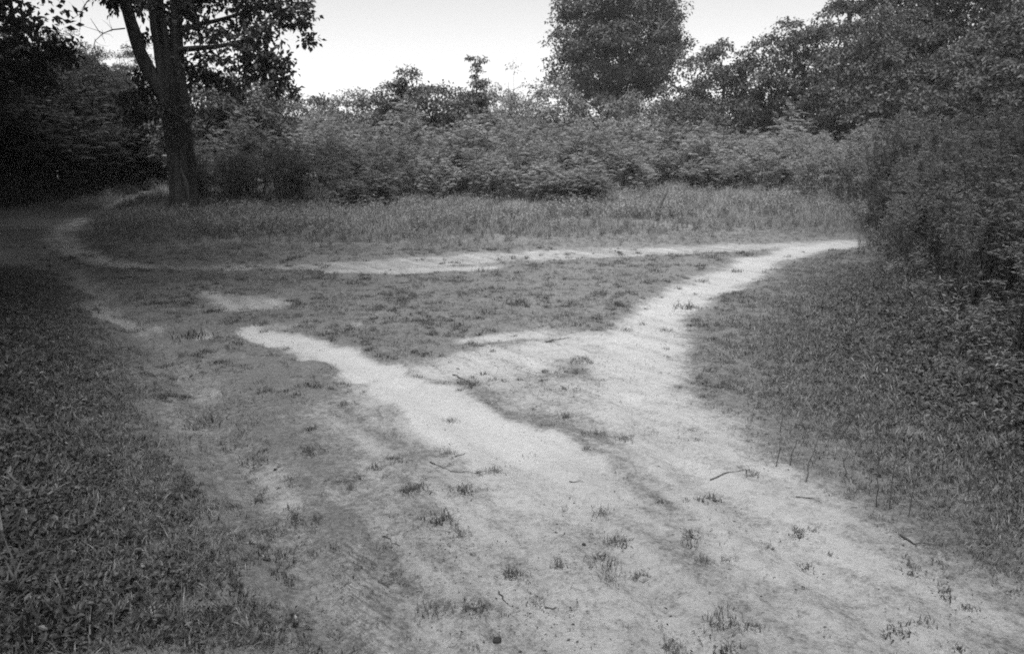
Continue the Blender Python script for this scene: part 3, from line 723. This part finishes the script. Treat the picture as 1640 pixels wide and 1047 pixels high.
EDGE = [(300, 318), (340, 330), (450, 337), (560, 338), (650, 331), (760, 331), (860, 329), (960, 326), (1000, 309), (1200, 307), (1280, 318), (1340, 336), (1400, 352)]
ex = np.array([p[0] for p in EDGE]); ey = np.array([p[1] for p in EDGE])
g = np.random.default_rng(3)
cnt = {'a': 0, 'b': 0, 'c': 0}
for row, off in enumerate((0, 1.3, 2.9, 4.6, 6.6, 8.8, 11.5)):
    px = 318.0
    while px < 1440:
        q = gp(px, np.interp(px, ex, ey)); Y = q[1] + off + g.uniform(-.4, .4); X = q[0] * Y / q[1] + g.uniform(-.2, .2)
        step = (1.3 + .1 * row) * FPX / Y
        if px < 585: k, P, nm = 'a', PLUM, 'goldenrod_clump'
        elif px < 1235: k, P, nm = 'b', PINN, 'sumac_shrub'
        else: k, P, nm = 'c', ARCH, 'arching_weed_clump'
        if g.random() < .34 and row > 0: k, P, nm = ('b', PINN, 'sumac_shrub') if k != 'b' else ('c', ARCH, 'arching_weed_clump')
        s = (.80 + .07 * min(row, 4)) * g.uniform(.78, 1.22)
        if k == 'b' and row == 0: s *= .72
        if k == 'b' and row == 1: s *= .92
        lab = {'a': ('upright leafy goldenrod clump in the thicket nearest the oak', 'weeds', 'goldenrod clumps of the thicket'),
               'b': ('mounded feathery-leaved shrub in the thicket behind the meadow strip', 'shrub', 'feathery shrubs of the thicket'),
               'c': ('fine arching weed clump in the thicket', 'weeds', 'arching weeds of the thicket')}[k]
        put_shrub(nm, P[int(g.integers(len(P)))], X, Y, g.uniform(0, 6.28), s, *lab, sz=g.uniform(.92, 1.1))
        px += step * g.uniform(.8, 1.2)
# low leafy bushes in front of the shrubs
for px, py, s in ((905, 330, .62), (935, 331, .6), (870, 331, .55), (960, 328, .5), (1015, 312, .7), (560, 338, .5), (600, 336, .6), (1130, 308, .7), (1160, 307, .6)):
    q = gp(px, py); put_shrub('low_shrub', PINN[int(g.integers(5))], q[0], q[1] - .3, g.uniform(0, 6), s, 'low leafy shrub spreading at the foot of the thicket', 'shrub', 'low shrubs along the thicket foot', .75)
# understorey of the dark wood and the far bend of the track
for px, py, s, r in ((-60, 334, 1.5, 0), (-20, 333, 1.35, 1), (25, 330, 1.4, 0), (60, 326, 1.3, 1), (95, 322, 1.35, 0), (130, 318, 1.3, 0), (160, 313, 1.25, 1), (185, 307, 1.2, 0), (205, 302, 1.3, 1), (5, 322, 1.9, 0), (70, 316, 1.9, 0), (130, 308, 1.9, 0), (180, 300, 1.8, 1), (222, 298, 1.2, 0), (246, 299, 1.1, 1), (262, 300, 1.2, 0), (285, 302, 1.2, 1), (236, 296, 1.5, 0), (254, 295, 1.5, 0), (275, 296, 1.5, 0), (20, 312, 2.2, 0), (60, 308, 2.2, 0), (100, 305, 2.2, 0), (140, 300, 2.2, 0), (170, 296, 2.2, 0), (205, 294, 2.0, 0), (225, 290, 2.0, 0), (250, 288, 2.0, 0)):
    q = gp(px, py); e = put_shrub('woodland_shrub', PINND[int(g.integers(3))], q[0], q[1], g.uniform(0, 6), s, 'dark shrub of the undergrowth fringing the shaded wood', 'shrub', 'undergrowth of the dark wood')
q = gp(325, 332); put_shrub('low_shrub', PINN[2], q[0], q[1] - .1, 1, .55, 'pale leafy shrub pressed against the oak trunk', 'shrub', None)

# tall weeds of the right-hand bank, thinning out to single stems at its front edge
FRONT = np.array([gp(*p) for p in ((1392, 385), (1405, 405), (1450, 450), (1500, 500), (1550, 560), (1640, 640), (1760, 740))])
def bank_depth(x, y):
    """metres behind the front line of the bank, negative in front of it"""
    D = np.full(np.shape(x), 99.0); sgn = np.ones(np.shape(x))
    for a, b in zip(FRONT[:-1], FRONT[1:]):
        d = b - a; t = np.clip(((x - a[0]) * d[0] + (y - a[1]) * d[1]) / (d @ d), 0, 1)
        dd = np.hypot(x - a[0] - t * d[0], y - a[1] - t * d[1]); c = d[0] * (y - a[1]) - d[1] * (x - a[0])
        m = dd < D; sgn = np.where(m, np.where(c > 0, 1, -1), sgn); D = np.where(m, dd, D)
    return D * sgn
n_t = 0
for k in range(5200):
    x = g.uniform(2.8, 15); y = g.uniform(4.2, 23)
    u = 820 + FPX * x / (y * math.cos(_t) + CAM_H * math.sin(_t))
    if u > 1740 or n_t >= 290: continue
    d = float(bank_depth(np.array(x), np.array(y)))
    if d < .05 or d > 4.0 or g.random() > (.3 if d < .5 else .6 if d < 1.5 else .4): continue
    if y > 13 and u < 1395: continue
    s = (.45 + .55 * min(1, d / 1.3)) * g.uniform(.85, 1.12)
    put_shrub('tall_weed', TALL[int(g.integers(6))], x, y, g.uniform(0, 6.28), s, 'tall dark-stemmed weed in the bank where the tracks meet', 'weeds', 'tall weeds of the bank', g.uniform(.9, 1.08)); n_t += 1

# ------------------------------------------------------------------ ground cover
def proto_col(name, meshes):
    c = bpy.data.collections.new(name)
    for k, m in enumerate(meshes):
        o = bpy.data.objects.new('%s_%02d' % (name, k), m); c.objects.link(o)
    return c
def scatter(name, col, P, rot, scl, label, cat, nvar):
    me = bpy.data.meshes.new(name); n = len(P)
    me.vertices.add(n); me.vertices.foreach_set('co', P.astype(np.float32).ravel())
    a = me.attributes.new('rot', 'FLOAT_VECTOR', 'POINT'); a.data.foreach_set('vector', rot.astype(np.float32).ravel())
    a = me.attributes.new('scl', 'FLOAT', 'POINT'); a.data.foreach_set('value', scl.astype(np.float32))
    a = me.attributes.new('idx', 'INT', 'POINT'); a.data.foreach_set('value', np.random.default_rng(n).integers(0, nvar, n).astype(np.int32))
    ng = bpy.data.node_groups.new(name, 'GeometryNodeTree')
    ng.interface.new_socket('Geometry', in_out='INPUT', socket_type='NodeSocketGeometry'); ng.interface.new_socket('Geometry', in_out='OUTPUT', socket_type='NodeSocketGeometry')
    N, L = ng.nodes, ng.links
    gi = N.new('NodeGroupInput'); go = N.new('NodeGroupOutput'); ip = N.new('GeometryNodeInstanceOnPoints'); ci = N.new('GeometryNodeCollectionInfo')
    ci.inputs['Collection'].default_value = col; ci.inputs['Separate Children'].default_value = True; ci.inputs['Reset Children'].default_value = True
    def na(nm, ty):
        t = N.new('GeometryNodeInputNamedAttribute'); t.data_type = ty; t.inputs['Name'].default_value = nm; return t.outputs['Attribute']
    L.new(gi.outputs[0], ip.inputs['Points']); L.new(ci.outputs[0], ip.inputs['Instance']); ip.inputs['Pick Instance'].default_value = True
    L.new(na('idx', 'INT'), ip.inputs['Instance Index']); L.new(na('scl', 'FLOAT'), ip.inputs['Scale'])
    er = N.new('FunctionNodeEulerToRotation'); L.new(na('rot', 'FLOAT_VECTOR'), er.inputs[0]); L.new(er.outputs[0], ip.inputs['Rotation'])
    L.new(ip.outputs[0], go.inputs[0])
    o = obj(name, me); m = o.modifiers.new('scatter', 'NODES'); m.node_group = ng
    tag(o, label, cat, None, 'stuff'); return o

def tuft(seed, n, l0, l1, spread, w, b0, b1, mat, tone=1.0):
    g = np.random.default_rng(seed); mb = MB()
    P = np.concatenate([g.normal(0, spread, (n, 2)), np.full((n, 1), -.005)], 1); a = g.uniform(0, 2 * PI, n)
    add_blades(mb, P, np.stack([np.cos(a), np.sin(a)], 1), g.uniform(l0, l1, n), w * g.uniform(.7, 1.3, n), g.uniform(b0, b1, n), np.clip(g.normal(tone, .25, n), .4, 2))
    return mb.mesh('tuft', mat)
def rosette(seed, n, l0, l1, spread, mat, up=.4):
    g = np.random.default_rng(seed); mb = MB(); a = g.uniform(0, 2 * PI, n); el = g.uniform(-.1, up * 2, n)
    P = np.concatenate([g.normal(0, spread, (n, 2)), g.uniform(.004, .03, (n, 1)) * (1 + spread * 20)], 1)
    L = g.uniform(l0, l1, n)
    add_leaf6(mb, P, np.stack([np.cos(a) * np.cos(el), np.sin(a) * np.cos(el), np.sin(el)], 1), np.array([0, 0, 1.0]) + .35 * g.normal(size=(n, 3)), L, L * g.uniform(.4, .7, n), np.clip(g.normal(1, .3, n), .4, 2.2))
    return mb.mesh('rosette', mat)
def sprig(seed, nst, h, leaf, mat, wid=.42):
    """several leafy stems"""
    g = np.random.default_rng(seed); mb = MB()
    for k in range(nst):
        a = g.uniform(0, 2 * PI); hh = h * g.uniform(.6, 1.1); b = np.array([math.cos(a) * .03, math.sin(a) * .03, -.01]); e = b + np.array([math.cos(a) * hh * .3, math.sin(a) * hh * .3, hh])
        st = curve(b, e, 4, up0=b * .8 + e * .2 + np.array([0, 0, hh * .45])); add_tube(mb, st, [.003, .0025, .002, .001], 3, .5)
        n = int(g.integers(8, 13)); t = g.uniform(.15, 1, n); p = np.stack([np.interp(t, np.linspace(0, 1, 4), st[:, c]) for c in range(3)], 1)
        an = g.uniform(0, 2 * PI, n); el = g.uniform(-.2, .7, n)
        L = leaf * g.uniform(.6, 1.2, n)
        add_leaf6(mb, p, np.stack([np.cos(an) * np.cos(el), np.sin(an) * np.cos(el), np.sin(el)], 1), np.array([0, 0, 1.0]) + .4 * g.normal(size=(n, 3)), L, L * wid, np.clip(g.normal(1, .25, n), .45, 2))
    return mb.mesh('sprig', mat)
def bits(seed, n, l0, l1, spread, mat, w0=.1, w1=.4):
    """scraps lying flat: bits of stalk and curled dead leaf"""
    g = np.random.default_rng(seed); mb = MB(); a = g.uniform(0, 2 * PI, n)
    P = np.concatenate([g.normal(0, spread, (n, 2)), g.uniform(.002, .008, (n, 1))], 1); L = g.uniform(l0, l1, n)
    add_leaves(mb, P, np.stack([np.cos(a), np.sin(a), g.uniform(-.05, .25, n)], 1), np.array([0, 0, 1.0]) + .4 * g.normal(size=(n, 3)), L, L * g.uniform(w0, w1, n), np.clip(g.normal(1, .35, n), .3, 2), .3)
    return mb.mesh('bits', mat)

C_SHORT = proto_col('short_tuft', [tuft(200 + k, 12, .025, .065, .022, .0045, .3, 1.4, M_GRASS) for k in range(6)])
C_LEAF = proto_col('leaf_rosette', [rosette(210 + k, 11, .010, .028, .022, M_LOW) for k in range(6)])
C_STRAW = proto_col('straw_bit', [bits(220 + k, 6, .02, .085, .05, M_STRAW, .02, .05) for k in range(5)])
C_SPRIG = proto_col('leafy_sprig', [sprig(230 + k, 5, .10, .03, M_LOW, .3) for k in range(6)])
C_MEAD = proto_col('meadow_tuft', [tuft(240 + k, 26, .10, .30, .08, .006, .3, 1.35, M_GRASS, 1.15) for k in range(6)])
C_WEED = proto_col('meadow_weed', [sprig(250 + k, 7, .42, .07, M_WEED, .24) for k in range(6)])
C_DARK = proto_col('flat_tuft', [tuft(270 + k, 30, .012, .05, .02, .0035, .7, 1.5, M_GRASS, .55) for k in range(5)])
C_BITS = proto_col('litter_bit', [bits(260 + k, 8, .004, .015, .045, M_LITTER, .12, .5) for k in range(6)])

def field(n, y0, y1, pw, seed):
    """n candidate points on the ground the camera overlooks, denser nearby"""
    g = np.random.default_rng(seed); u = g.random(n); y = (y0 ** pw + u * (y1 ** pw - y0 ** pw)) ** (1 / pw)
    x = g.uniform(-1, 1, n) * (.70 * y + .5); return x, y, g
def place(x, y, g, tilt=.25):
    z = height(x, y); n = len(x)
    return np.stack([x, y, z], 1), np.stack([g.normal(0, tilt, n), g.normal(0, tilt, n), g.uniform(0, 2 * PI, n)], 1)
def zones(x, y):
    S, D, _ = sand_field(x, y)
    return S, pdist(x, y, LEFT, 8), pdist(x, y, RIGHT, 10), fbm(x * 1.6, y * 1.6, 61), fbm(x * 9, y * 9, 62, 2), bank_depth(x, y)

# far track line: everything beyond it is meadow
FT = np.array([gp(*p) for p in ((-300, 330), (60, 345), (90, 385), (180, 428), (340, 424), (600, 414), (1000, 396), (1400, 382), (1900, 372))])
def beyond(x, y):
    o = np.argsort(FT[:, 0]); return y - np.interp(x, FT[o, 0], FT[o, 1])

x, y, g = field(330000, 2.3, 16, 1.15, 71)
S, dl, dr, n1, n2, bd = zones(x, y); lush = np.clip(np.maximum(dl, dr * .6 - .1) / 1.0, -.4, 1)
pr = np.clip(1.1 - 1.7 * S, 0.008, 1) * sstep(.36, .62, n1 * .45 + n2 * .55 + .22 * np.maximum(lush, 0) + .12 * sstep(.0, .3, dl)) * (.55 + .45 * np.clip(lush + .4, 0, 1))
k = g.random(len(x)) < pr * .55
x, y, lush, S = x[k], y[k], lush[k], S[k]
P, R = place(x, y, g); sc = (.46 + .55 * np.clip(lush, 0, 1)) * g.uniform(.5, 1.7, len(x)) * (1 - .4 * S)
scatter('short_grass', C_SHORT, P, R, sc, 'short trampled grass covering the clearing beside the paths', 'grass', 6)

x, y, g = field(90000, 2.3, 15, 1.1, 72)
S, dl, dr, n1, n2, bd = zones(x, y); lush = np.clip(np.maximum(dl * 1.1, dr * .8 - .45) / 1.0, -.4, 1)
pr = np.clip(1 - 2.4 * S, 0, 1) * sstep(.3, .7, n1 * .6 + n2 * .3 + .35 * lush + .12 * sstep(.0, .3, dl)) * np.clip(.25 + lush, .12, 1)
k = g.random(len(x)) < pr * .8
x, y, lush = x[k], y[k], lush[k]
P, R = place(x, y, g); sc = (.5 + .75 * np.clip(lush, 0, 1)) * g.uniform(.6, 1.5, len(x))
scatter('low_weeds', C_LEAF, P, R, sc, 'low broad-leaved weeds carpeting the verges of the paths', 'weeds', 6)

x, y, g = field(32000, 2.4, 14, 1.1, 73)
S, dl, dr, n1, n2, bd = zones(x, y)
lush = np.maximum(np.clip((dl - .25) / .9, 0, 1), np.clip((dr - 1.2) / 1.4, 0, 1))
pr = lush * sstep(.32, .6, n1 * .7 + n2 * .3) * (S < .2)
k = g.random(len(x)) < pr
x, y, lush, bd = x[k], y[k], lush[k], bd[k]
P, R = place(x, y, g, .2); sc = (.4 + .5 * lush + .6 * sstep(-1.0, .3, bd)) * g.uniform(.6, 1.35, len(x))
scatter('leafy_weeds', C_SPRIG, P, R, sc, 'ankle-high leafy weeds thick on the dark verges', 'weeds', 6)

x, y, g = field(60000, 2.3, 13, 1.1, 74)
S, dl, dr, n1, n2, bd = zones(x, y)
pr = np.clip(1 - 1.6 * S, .02, 1) * np.clip(.12 + .75 * np.clip(np.maximum(dl, dr) / .3, 0, 1), 0, 1) * sstep(.35, .65, n1)
k = g.random(len(x)) < pr * .55
x, y = x[k], y[k]; P, R = place(x, y, g, .12); P[:, 2] += .006
scatter('dead_grass', C_STRAW, P, R, g.uniform(.5, 1.2, len(x)), 'pale dead grass stalks strewn over the mown verges', 'dead grass', 5)

x, y, g = field(60000, 2.3, 13, 1.05, 75)
S, dl, dr, n1, n2, bd = zones(x, y)
k = g.random(len(x)) < (.04 + .96 * sstep(.48, .68, n1 * .5 + n2 * .5)) * (.85 - .6 * S)
x, y = x[k], y[k]; P, R = place(x, y, g, .1); P[:, 2] += .002
scatter('leaf_litter', C_BITS, P, R, g.uniform(.4, 1.3, len(x)), 'dark crumbs of dead leaf and stalk scattered on the sand', 'litter', 6)

x, y, g = field(26000, 2.3, 13, 1.25, 79)
S, dl, dr, n1, n2, bd = zones(x, y); n3 = fbm(x * 3.1, y * 3.1, 66, 3)
k = g.random(len(x)) < sstep(.5, .72, n3 * .6 + n2 * .4) * np.clip(1.05 - 1.15 * S, .0, 1) * (np.maximum(dl, dr + .35 * (y < 5)) < .35)
x, y = x[k], y[k]; P, R = place(x, y, g, .2)
scatter('scattered_sprouts', C_DARK, P, R, g.uniform(.4, 1.25, len(x)) * (.8 + .05 * y), 'dark flattened sprouts dotted over the worn ground between the paths', 'grass', 5)

x, y, g = field(60000, 9, 34, 1.6, 76)
by = beyond(x, y); S, D, _ = sand_field(x, y); n1 = fbm(x * .7, y * .7, 63); bd = bank_depth(x, y)
pr = sstep(.35, .65, by * .8 + (fbm(x * 2.5, y * 2.5, 68) - .4) * 1.2) * (S < .3) * (.55 + .45 * sstep(.3, .6, n1))
k = (g.random(len(x)) < pr); x, y, by, n1 = x[k], y[k], by[k], n1[k]
P, R = place(x, y, g, .15); sc = (.24 + .5 * sstep(.4, 5, by)) * g.uniform(.45, 1.45, len(x)) * (.35 + 1.3 * n1)
scatter('meadow_grass', C_MEAD, P, R, sc, 'rough meadow grass between the far track and the thicket', 'grass', 6)

x, y, g = field(16000, 9, 34, 1.6, 77)
by = beyond(x, y); S, D, _ = sand_field(x, y); n1 = fbm(x * .9, y * .9, 64)
pr = sstep(.8, 2.4, by) * (S < .1) * sstep(.3, .65, n1)
k = (g.random(len(x)) < pr * .8); x, y, by = x[k], y[k], by[k]
P, R = place(x, y, g, .15)
scatter('meadow_weeds', C_WEED, P, R, (.5 + .4 * sstep(1, 5, by)) * g.uniform(.6, 1.2, len(x)), 'knee-high leafy weeds mixed through the meadow grass', 'weeds', 6)

x, y, g = field(30000, 4.2, 24, 1.3, 78); x = g.uniform(0, 1, len(x)) * (.9 * y + 1)
bd = bank_depth(x, y); n1 = fbm(x * 1.2, y * 1.2, 65)
pr = sstep(-.5, .4, bd) * (1 - sstep(4.5, 5, bd)) * (.35 + .65 * sstep(.35, .6, n1))
k = (g.random(len(x)) < pr * .3) & (beyond(x, y) < 8); x, y, bd = x[k], y[k], bd[k]
P, R = place(x, y, g, .15)
scatter('bank_undergrowth', C_WEED, P, R, (.5 + .55 * sstep(-.3, 1.2, bd)) * g.uniform(.6, 1.3, len(x)), 'tangled leafy undergrowth filling the bank of tall weeds', 'weeds', 6)

# ------------------------------------------------------------------ single things lying or growing on the paths
def on(px, py):
    q = gp(px, py); return q[0], q[1], gz(q[0], q[1])
TUFTS = [tuft(300 + k, 70, .02, .075, .032, .003, .5, 1.5, M_GRASS, .75) for k in range(4)]
SAND_T = [(705, 832, 1.25), (652, 777, .8), (740, 780, .9), (690, 967, .8), (756, 974, .9), (630, 909, .6), (827, 917, .7), (790, 750, .7), (768, 752, .6), (718, 720, .7), (985, 860, .75), (970, 897, .95), (1022, 911, .7), (976, 926, .75),
          (1128, 893, .65), (1166, 997, .95), (1208, 997, .5), (965, 817, .8), (1080, 1030, .7), (860, 960, .5), (735, 850, .8), (620, 870, .5), (1003, 525, .9), (1067, 526, .9), (882, 545, .8), (788, 562, .6), (720, 663, .7), (905, 660, .8), (960, 690, .8), (1000, 700, .8)]
for k, (px, py, s) in enumerate(SAND_T):
    o = obj('grass_tuft', TUFTS[k % 4]); o.location = on(px, py); o.rotation_euler = (0, 0, k * 1.3); o.scale = (s * 1.1, s * 1.1, s * .9)
    tag(o, 'small dark grass tuft growing alone out of the sand', 'grass tuft', 'tufts on the sand')
for k, (px, py, s) in enumerate([(830, 485, 2.0), (776, 502, 1.4), (770, 433, 1.6), (1050, 437, 1.6), (1180, 432, 1.2), (1005, 443, 1.1), (998, 452, 1.2), (960, 467, 1.2), (955, 447, 1.3), (1125, 447, 1.2), (1195, 408, 1.6), (1135, 413, 1.8), (420, 522, 1.1), (640, 470, 1.2), (560, 455, 1.3), (700, 450, 1.2), (880, 455, 1.2), (920, 480, 1.0), (600, 500, 1.0), (510, 480, 1.2)]):
    o = obj('grass_tuft', TUFTS[k % 4]); o.location = on(px, py); o.rotation_euler = (0, 0, k * 2.1); o.scale = (s * 1.2, s * 1.2, s)
    tag(o, 'dark grass tuft dotting the trampled grassy island between the paths', 'grass tuft', 'tufts on the grassy island')
for k, (px, py, s, lb) in enumerate([(1102, 490, 1.7, 'wide flat grass tuft at the bend of the right path'), (305, 537, 1.9, 'dark ragged grass clump beside the small white sand patch'), (325, 660, 1.6, 'black damp grass clump sunk in the rut of the dull path'),
                                     (405, 727, 1.1, 'flattened dark grass clump above the pale sand patch'), (497, 720, 1.0, 'round grass tuft between the dull path and bright path'), (1185, 520, 1.6, 'bushy grass tuft in the verge outside the right path bend')]):
    o = obj('grass_clump', TUFTS[k % 4]); o.location = on(px, py); o.rotation_euler = (0, 0, k); o.scale = (s * 1.4, s * 1.4, s); tag(o, lb, 'grass tuft')
# broad-bladed grass standing at the shaded verge
for k, (px, py, s) in enumerate([(15, 965, 1.0), (100, 1000, .95), (55, 1030, .8), (10, 760, .8), (-15, 900, .9)]):
    o = obj('broad_grass_clump', tuft(345 + k, 24, .10, .26, .05, .010, .5, 1.4, M_LOW, .95)); o.location = on(px, py); o.scale = (s, s, s); o.rotation_euler = (0, 0, k * 1.9)
    tag(o, 'broad-bladed grass clump standing above the low dark weeds', 'grass clump', 'broad grass of the dark verge')
# sticks
def stick(px, r, label, name='stick', lift=.002, fork=0, seed=0):
    r = r * .72
    g = np.random.default_rng(seed + 900); W = np.array([[*on(a, b)] for a, b in px]); c = W.mean(0); W = W - c; W[:, 2] += lift + r
    mb = MB(); P = np.concatenate([curve(W[k], W[k + 1], 4, jit=.004, rng=g)[(1 if k else 0):] for k in range(len(W) - 1)])
    add_tube(mb, P, np.linspace(r, r * .4, len(P)), 6, 1, .1, g)
    for _ in range(fork):
        q = P[int(g.integers(1, len(P) - 1))]; add_tube(mb, curve(q, q + np.array([g.normal(0, .06), g.normal(0, .06), .02]), 3, jit=.004, rng=g), [r * .5, r * .4, r * .2], 5)
    o = obj(name, mb.mesh(name, M_TWIG, True)); o.location = c; tag(o, label, 'stick')
stick([(688, 735), (705, 740), (722, 749), (760, 750), (800, 747)], .004, 'long bent stick lying between two tufts on the sand', fork=1)
stick([(1138, 757), (1165, 751), (1202, 747)], .0045, 'straight thin stick pointing into the right verge', seed=1)
stick([(612, 851), (625, 858), (640, 870)], .004, 'short slanting twig below the big sand tuft', seed=2)
stick([(873, 966), (891, 966)], .005, 'stubby dark twig lying level on the bare sand', seed=3)
stick([(799, 944), (805, 952), (814, 962)], .0045, 'small crooked twig near the two round pebbles', seed=4)
stick([(605, 922), (622, 930)], .004, 'tiny twig at the edge of the rippled tyre marks', seed=5)
stick([(725, 596), (742, 606), (757, 613)], .006, 'curved dark twig on the rim of the bright path', seed=6)
stick([(912, 764), (935, 768)], .0035, 'faint thin twig on the pale sand by the scrubby median', seed=7)
stick([(728, 718 + 10), (745, 720)], .0035, 'broken end of twig above the long bent stick', seed=8)
stick([(1275, 788), (1305, 792)], .005, 'dark twig lodged at the mown edge of the right verge', seed=9)
stick([(1440, 850), (1465, 868), (1500, 871)], .006, 'kinked stick in the litter of the right verge', seed=10)
stick([(875, 545), (892, 541), (905, 538)], .007, 'forked twig at the end of the white sand lens', fork=3, seed=11)
# pebbles
for px, py, r, lb in ((796, 1018, .013, 'black round pebble with a rough side on smooth sand'), (935, 866, .008, 'tiny black pebble on the sand by the scrubby median'), (440, 744, .008, 'small dark pebble on the pale sand patch')):
    g = np.random.default_rng(px); mb = MB(); n, m = 7, 10
    th = np.linspace(.02, PI - .02, n)[:, None]; ph = np.linspace(0, 2 * PI, m, endpoint=False)[None, :]
    rr = r * (1 + g.normal(0, .09, (n, m))); v = np.stack([rr * np.sin(th) * np.cos(ph) * 1.15, rr * np.sin(th) * np.sin(ph), rr * np.cos(th) * .8 + np.zeros_like(ph)], -1).reshape(-1, 3)
    i = np.arange(n - 1)[:, None] * m; j = np.arange(m)[None, :]; j2 = (j + 1) % m
    mb.add(v, np.stack([i + j, i + m + j, i + m + j2, i + j2], -1).reshape(-1, 4), 1)
    o = obj('pebble', mb.mesh('pebble', M_STONE, True)); c = on(px, py); o.location = (c[0], c[1], c[2] + r * .55); tag(o, lb, 'pebble')
# curled dead leaves
for k, (px, py, s, lb) in enumerate(((405, 863, 1.0, 'pale curled dead leaf on the edge of the dull path'), (397, 952, .9, 'crumpled light leaf lying in the dark verge litter'), (430, 886, .8, 'half-buried dead leaf beside a dark clod'), (470, 992, .9, 'torn dead leaf with dark underside near the tyre marks'), (345, 533, 1.0, 'white curled leaf on the small bright sand patch'))):
    g = np.random.default_rng(k + 50); mb = MB(); n = 3; a = g.uniform(0, 2 * PI, n)
    add_leaf6(mb, np.concatenate([g.normal(0, .008, (n, 2)), g.uniform(.008, .018, (n, 1))], 1), np.stack([np.cos(a), np.sin(a), g.uniform(.0, .5, n)], 1), np.array([0, 0, 1.0]) + .6 * g.normal(size=(n, 3)), g.uniform(.03, .05, n), g.uniform(.012, .02, n), 1.2, -.3)
    o = obj('dead_leaf', mb.mesh('dead_leaf', M_STRAW)); o.location = on(px, py); o.scale = (s, s, s); tag(o, lb, 'leaf')
# thin dry stems standing in the mown verge
for k, (px, py, tx, ty) in enumerate(((1243, 742, 1252, 700), (1265, 742, 1276, 704), (1290, 765, 1312, 698), (1352, 758, 1355, 718), (1405, 806, 1407, 728), (1425, 812, 1436, 706), (1455, 826, 1472, 742), (1510, 760, 1513, 715), (1552, 790, 1556, 730), (1605, 800, 1610, 720), (1630, 830, 1632, 760), (1250, 690, 1256, 650))):
    c = np.array(on(px, py)); t = at(tx, ty, c[1]) - c; mb = MB(); g = np.random.default_rng(k)
    P = curve([0, 0, -.01], t, 6, jit=.004, rng=g); add_tube(mb, P, np.linspace(.0028, .0013, 6), 5)
    for _ in range(3):
        q = P[int(g.integers(2, 6))]; add_tube(mb, curve(q, q + np.array([g.normal(0, .025), g.normal(0, .025), .03]), 3), [.0012, .001, .0006], 4)
    o = obj('dry_stem', mb.mesh('dry_stem', M_STEM, True)); o.location = c; tag(o, 'thin dry stem standing upright in the mown verge', 'dry stem', 'dry stems of the right verge')
c = np.array(on(1053, 355)); mb = MB(); add_tube(mb, np.array([at(1053, 356, c[1]), at(1053, 345, c[1]), at(1058, 328, c[1]), at(1068, 308, c[1]), at(1070, 302, c[1])]) - c, [.05, .05, .035, .02, .012], 7, 1, .15, np.random.default_rng(4))
o = obj('dead_stalk', mb.mesh('dead_stalk', M_STEM, True)); o.location = c; tag(o, 'dark dead stalk leaning out of the meadow grass', 'stalk')

# ------------------------------------------------------------------ the damp air of the clearing
def haze():
    mb = MB(); x0, x1, y0, y1, z0, z1 = -420, 420, -80, 930, -1.5, 24
    v = [(x, y, z) for z in (z0, z1) for y in (y0, y1) for x in (x0, x1)]
    mb.add(v, [[0, 2, 3, 1], [4, 5, 7, 6], [0, 1, 5, 4], [2, 6, 7, 3], [0, 4, 6, 2], [1, 3, 7, 5]], 1)
    m, N, L = new_mat('haze_air'); p = N.new('ShaderNodeVolumePrincipled'); p.inputs['Color'].default_value = grey(.95); p.inputs['Density'].default_value = .0005
    o = N.new('ShaderNodeOutputMaterial'); L.new(p.outputs[0], o.inputs['Volume'])
    h = obj('haze', mb.mesh('haze', m)); tag(h, 'thin grey haze hanging over the whole clearing', 'haze', None, 'stuff')
haze()
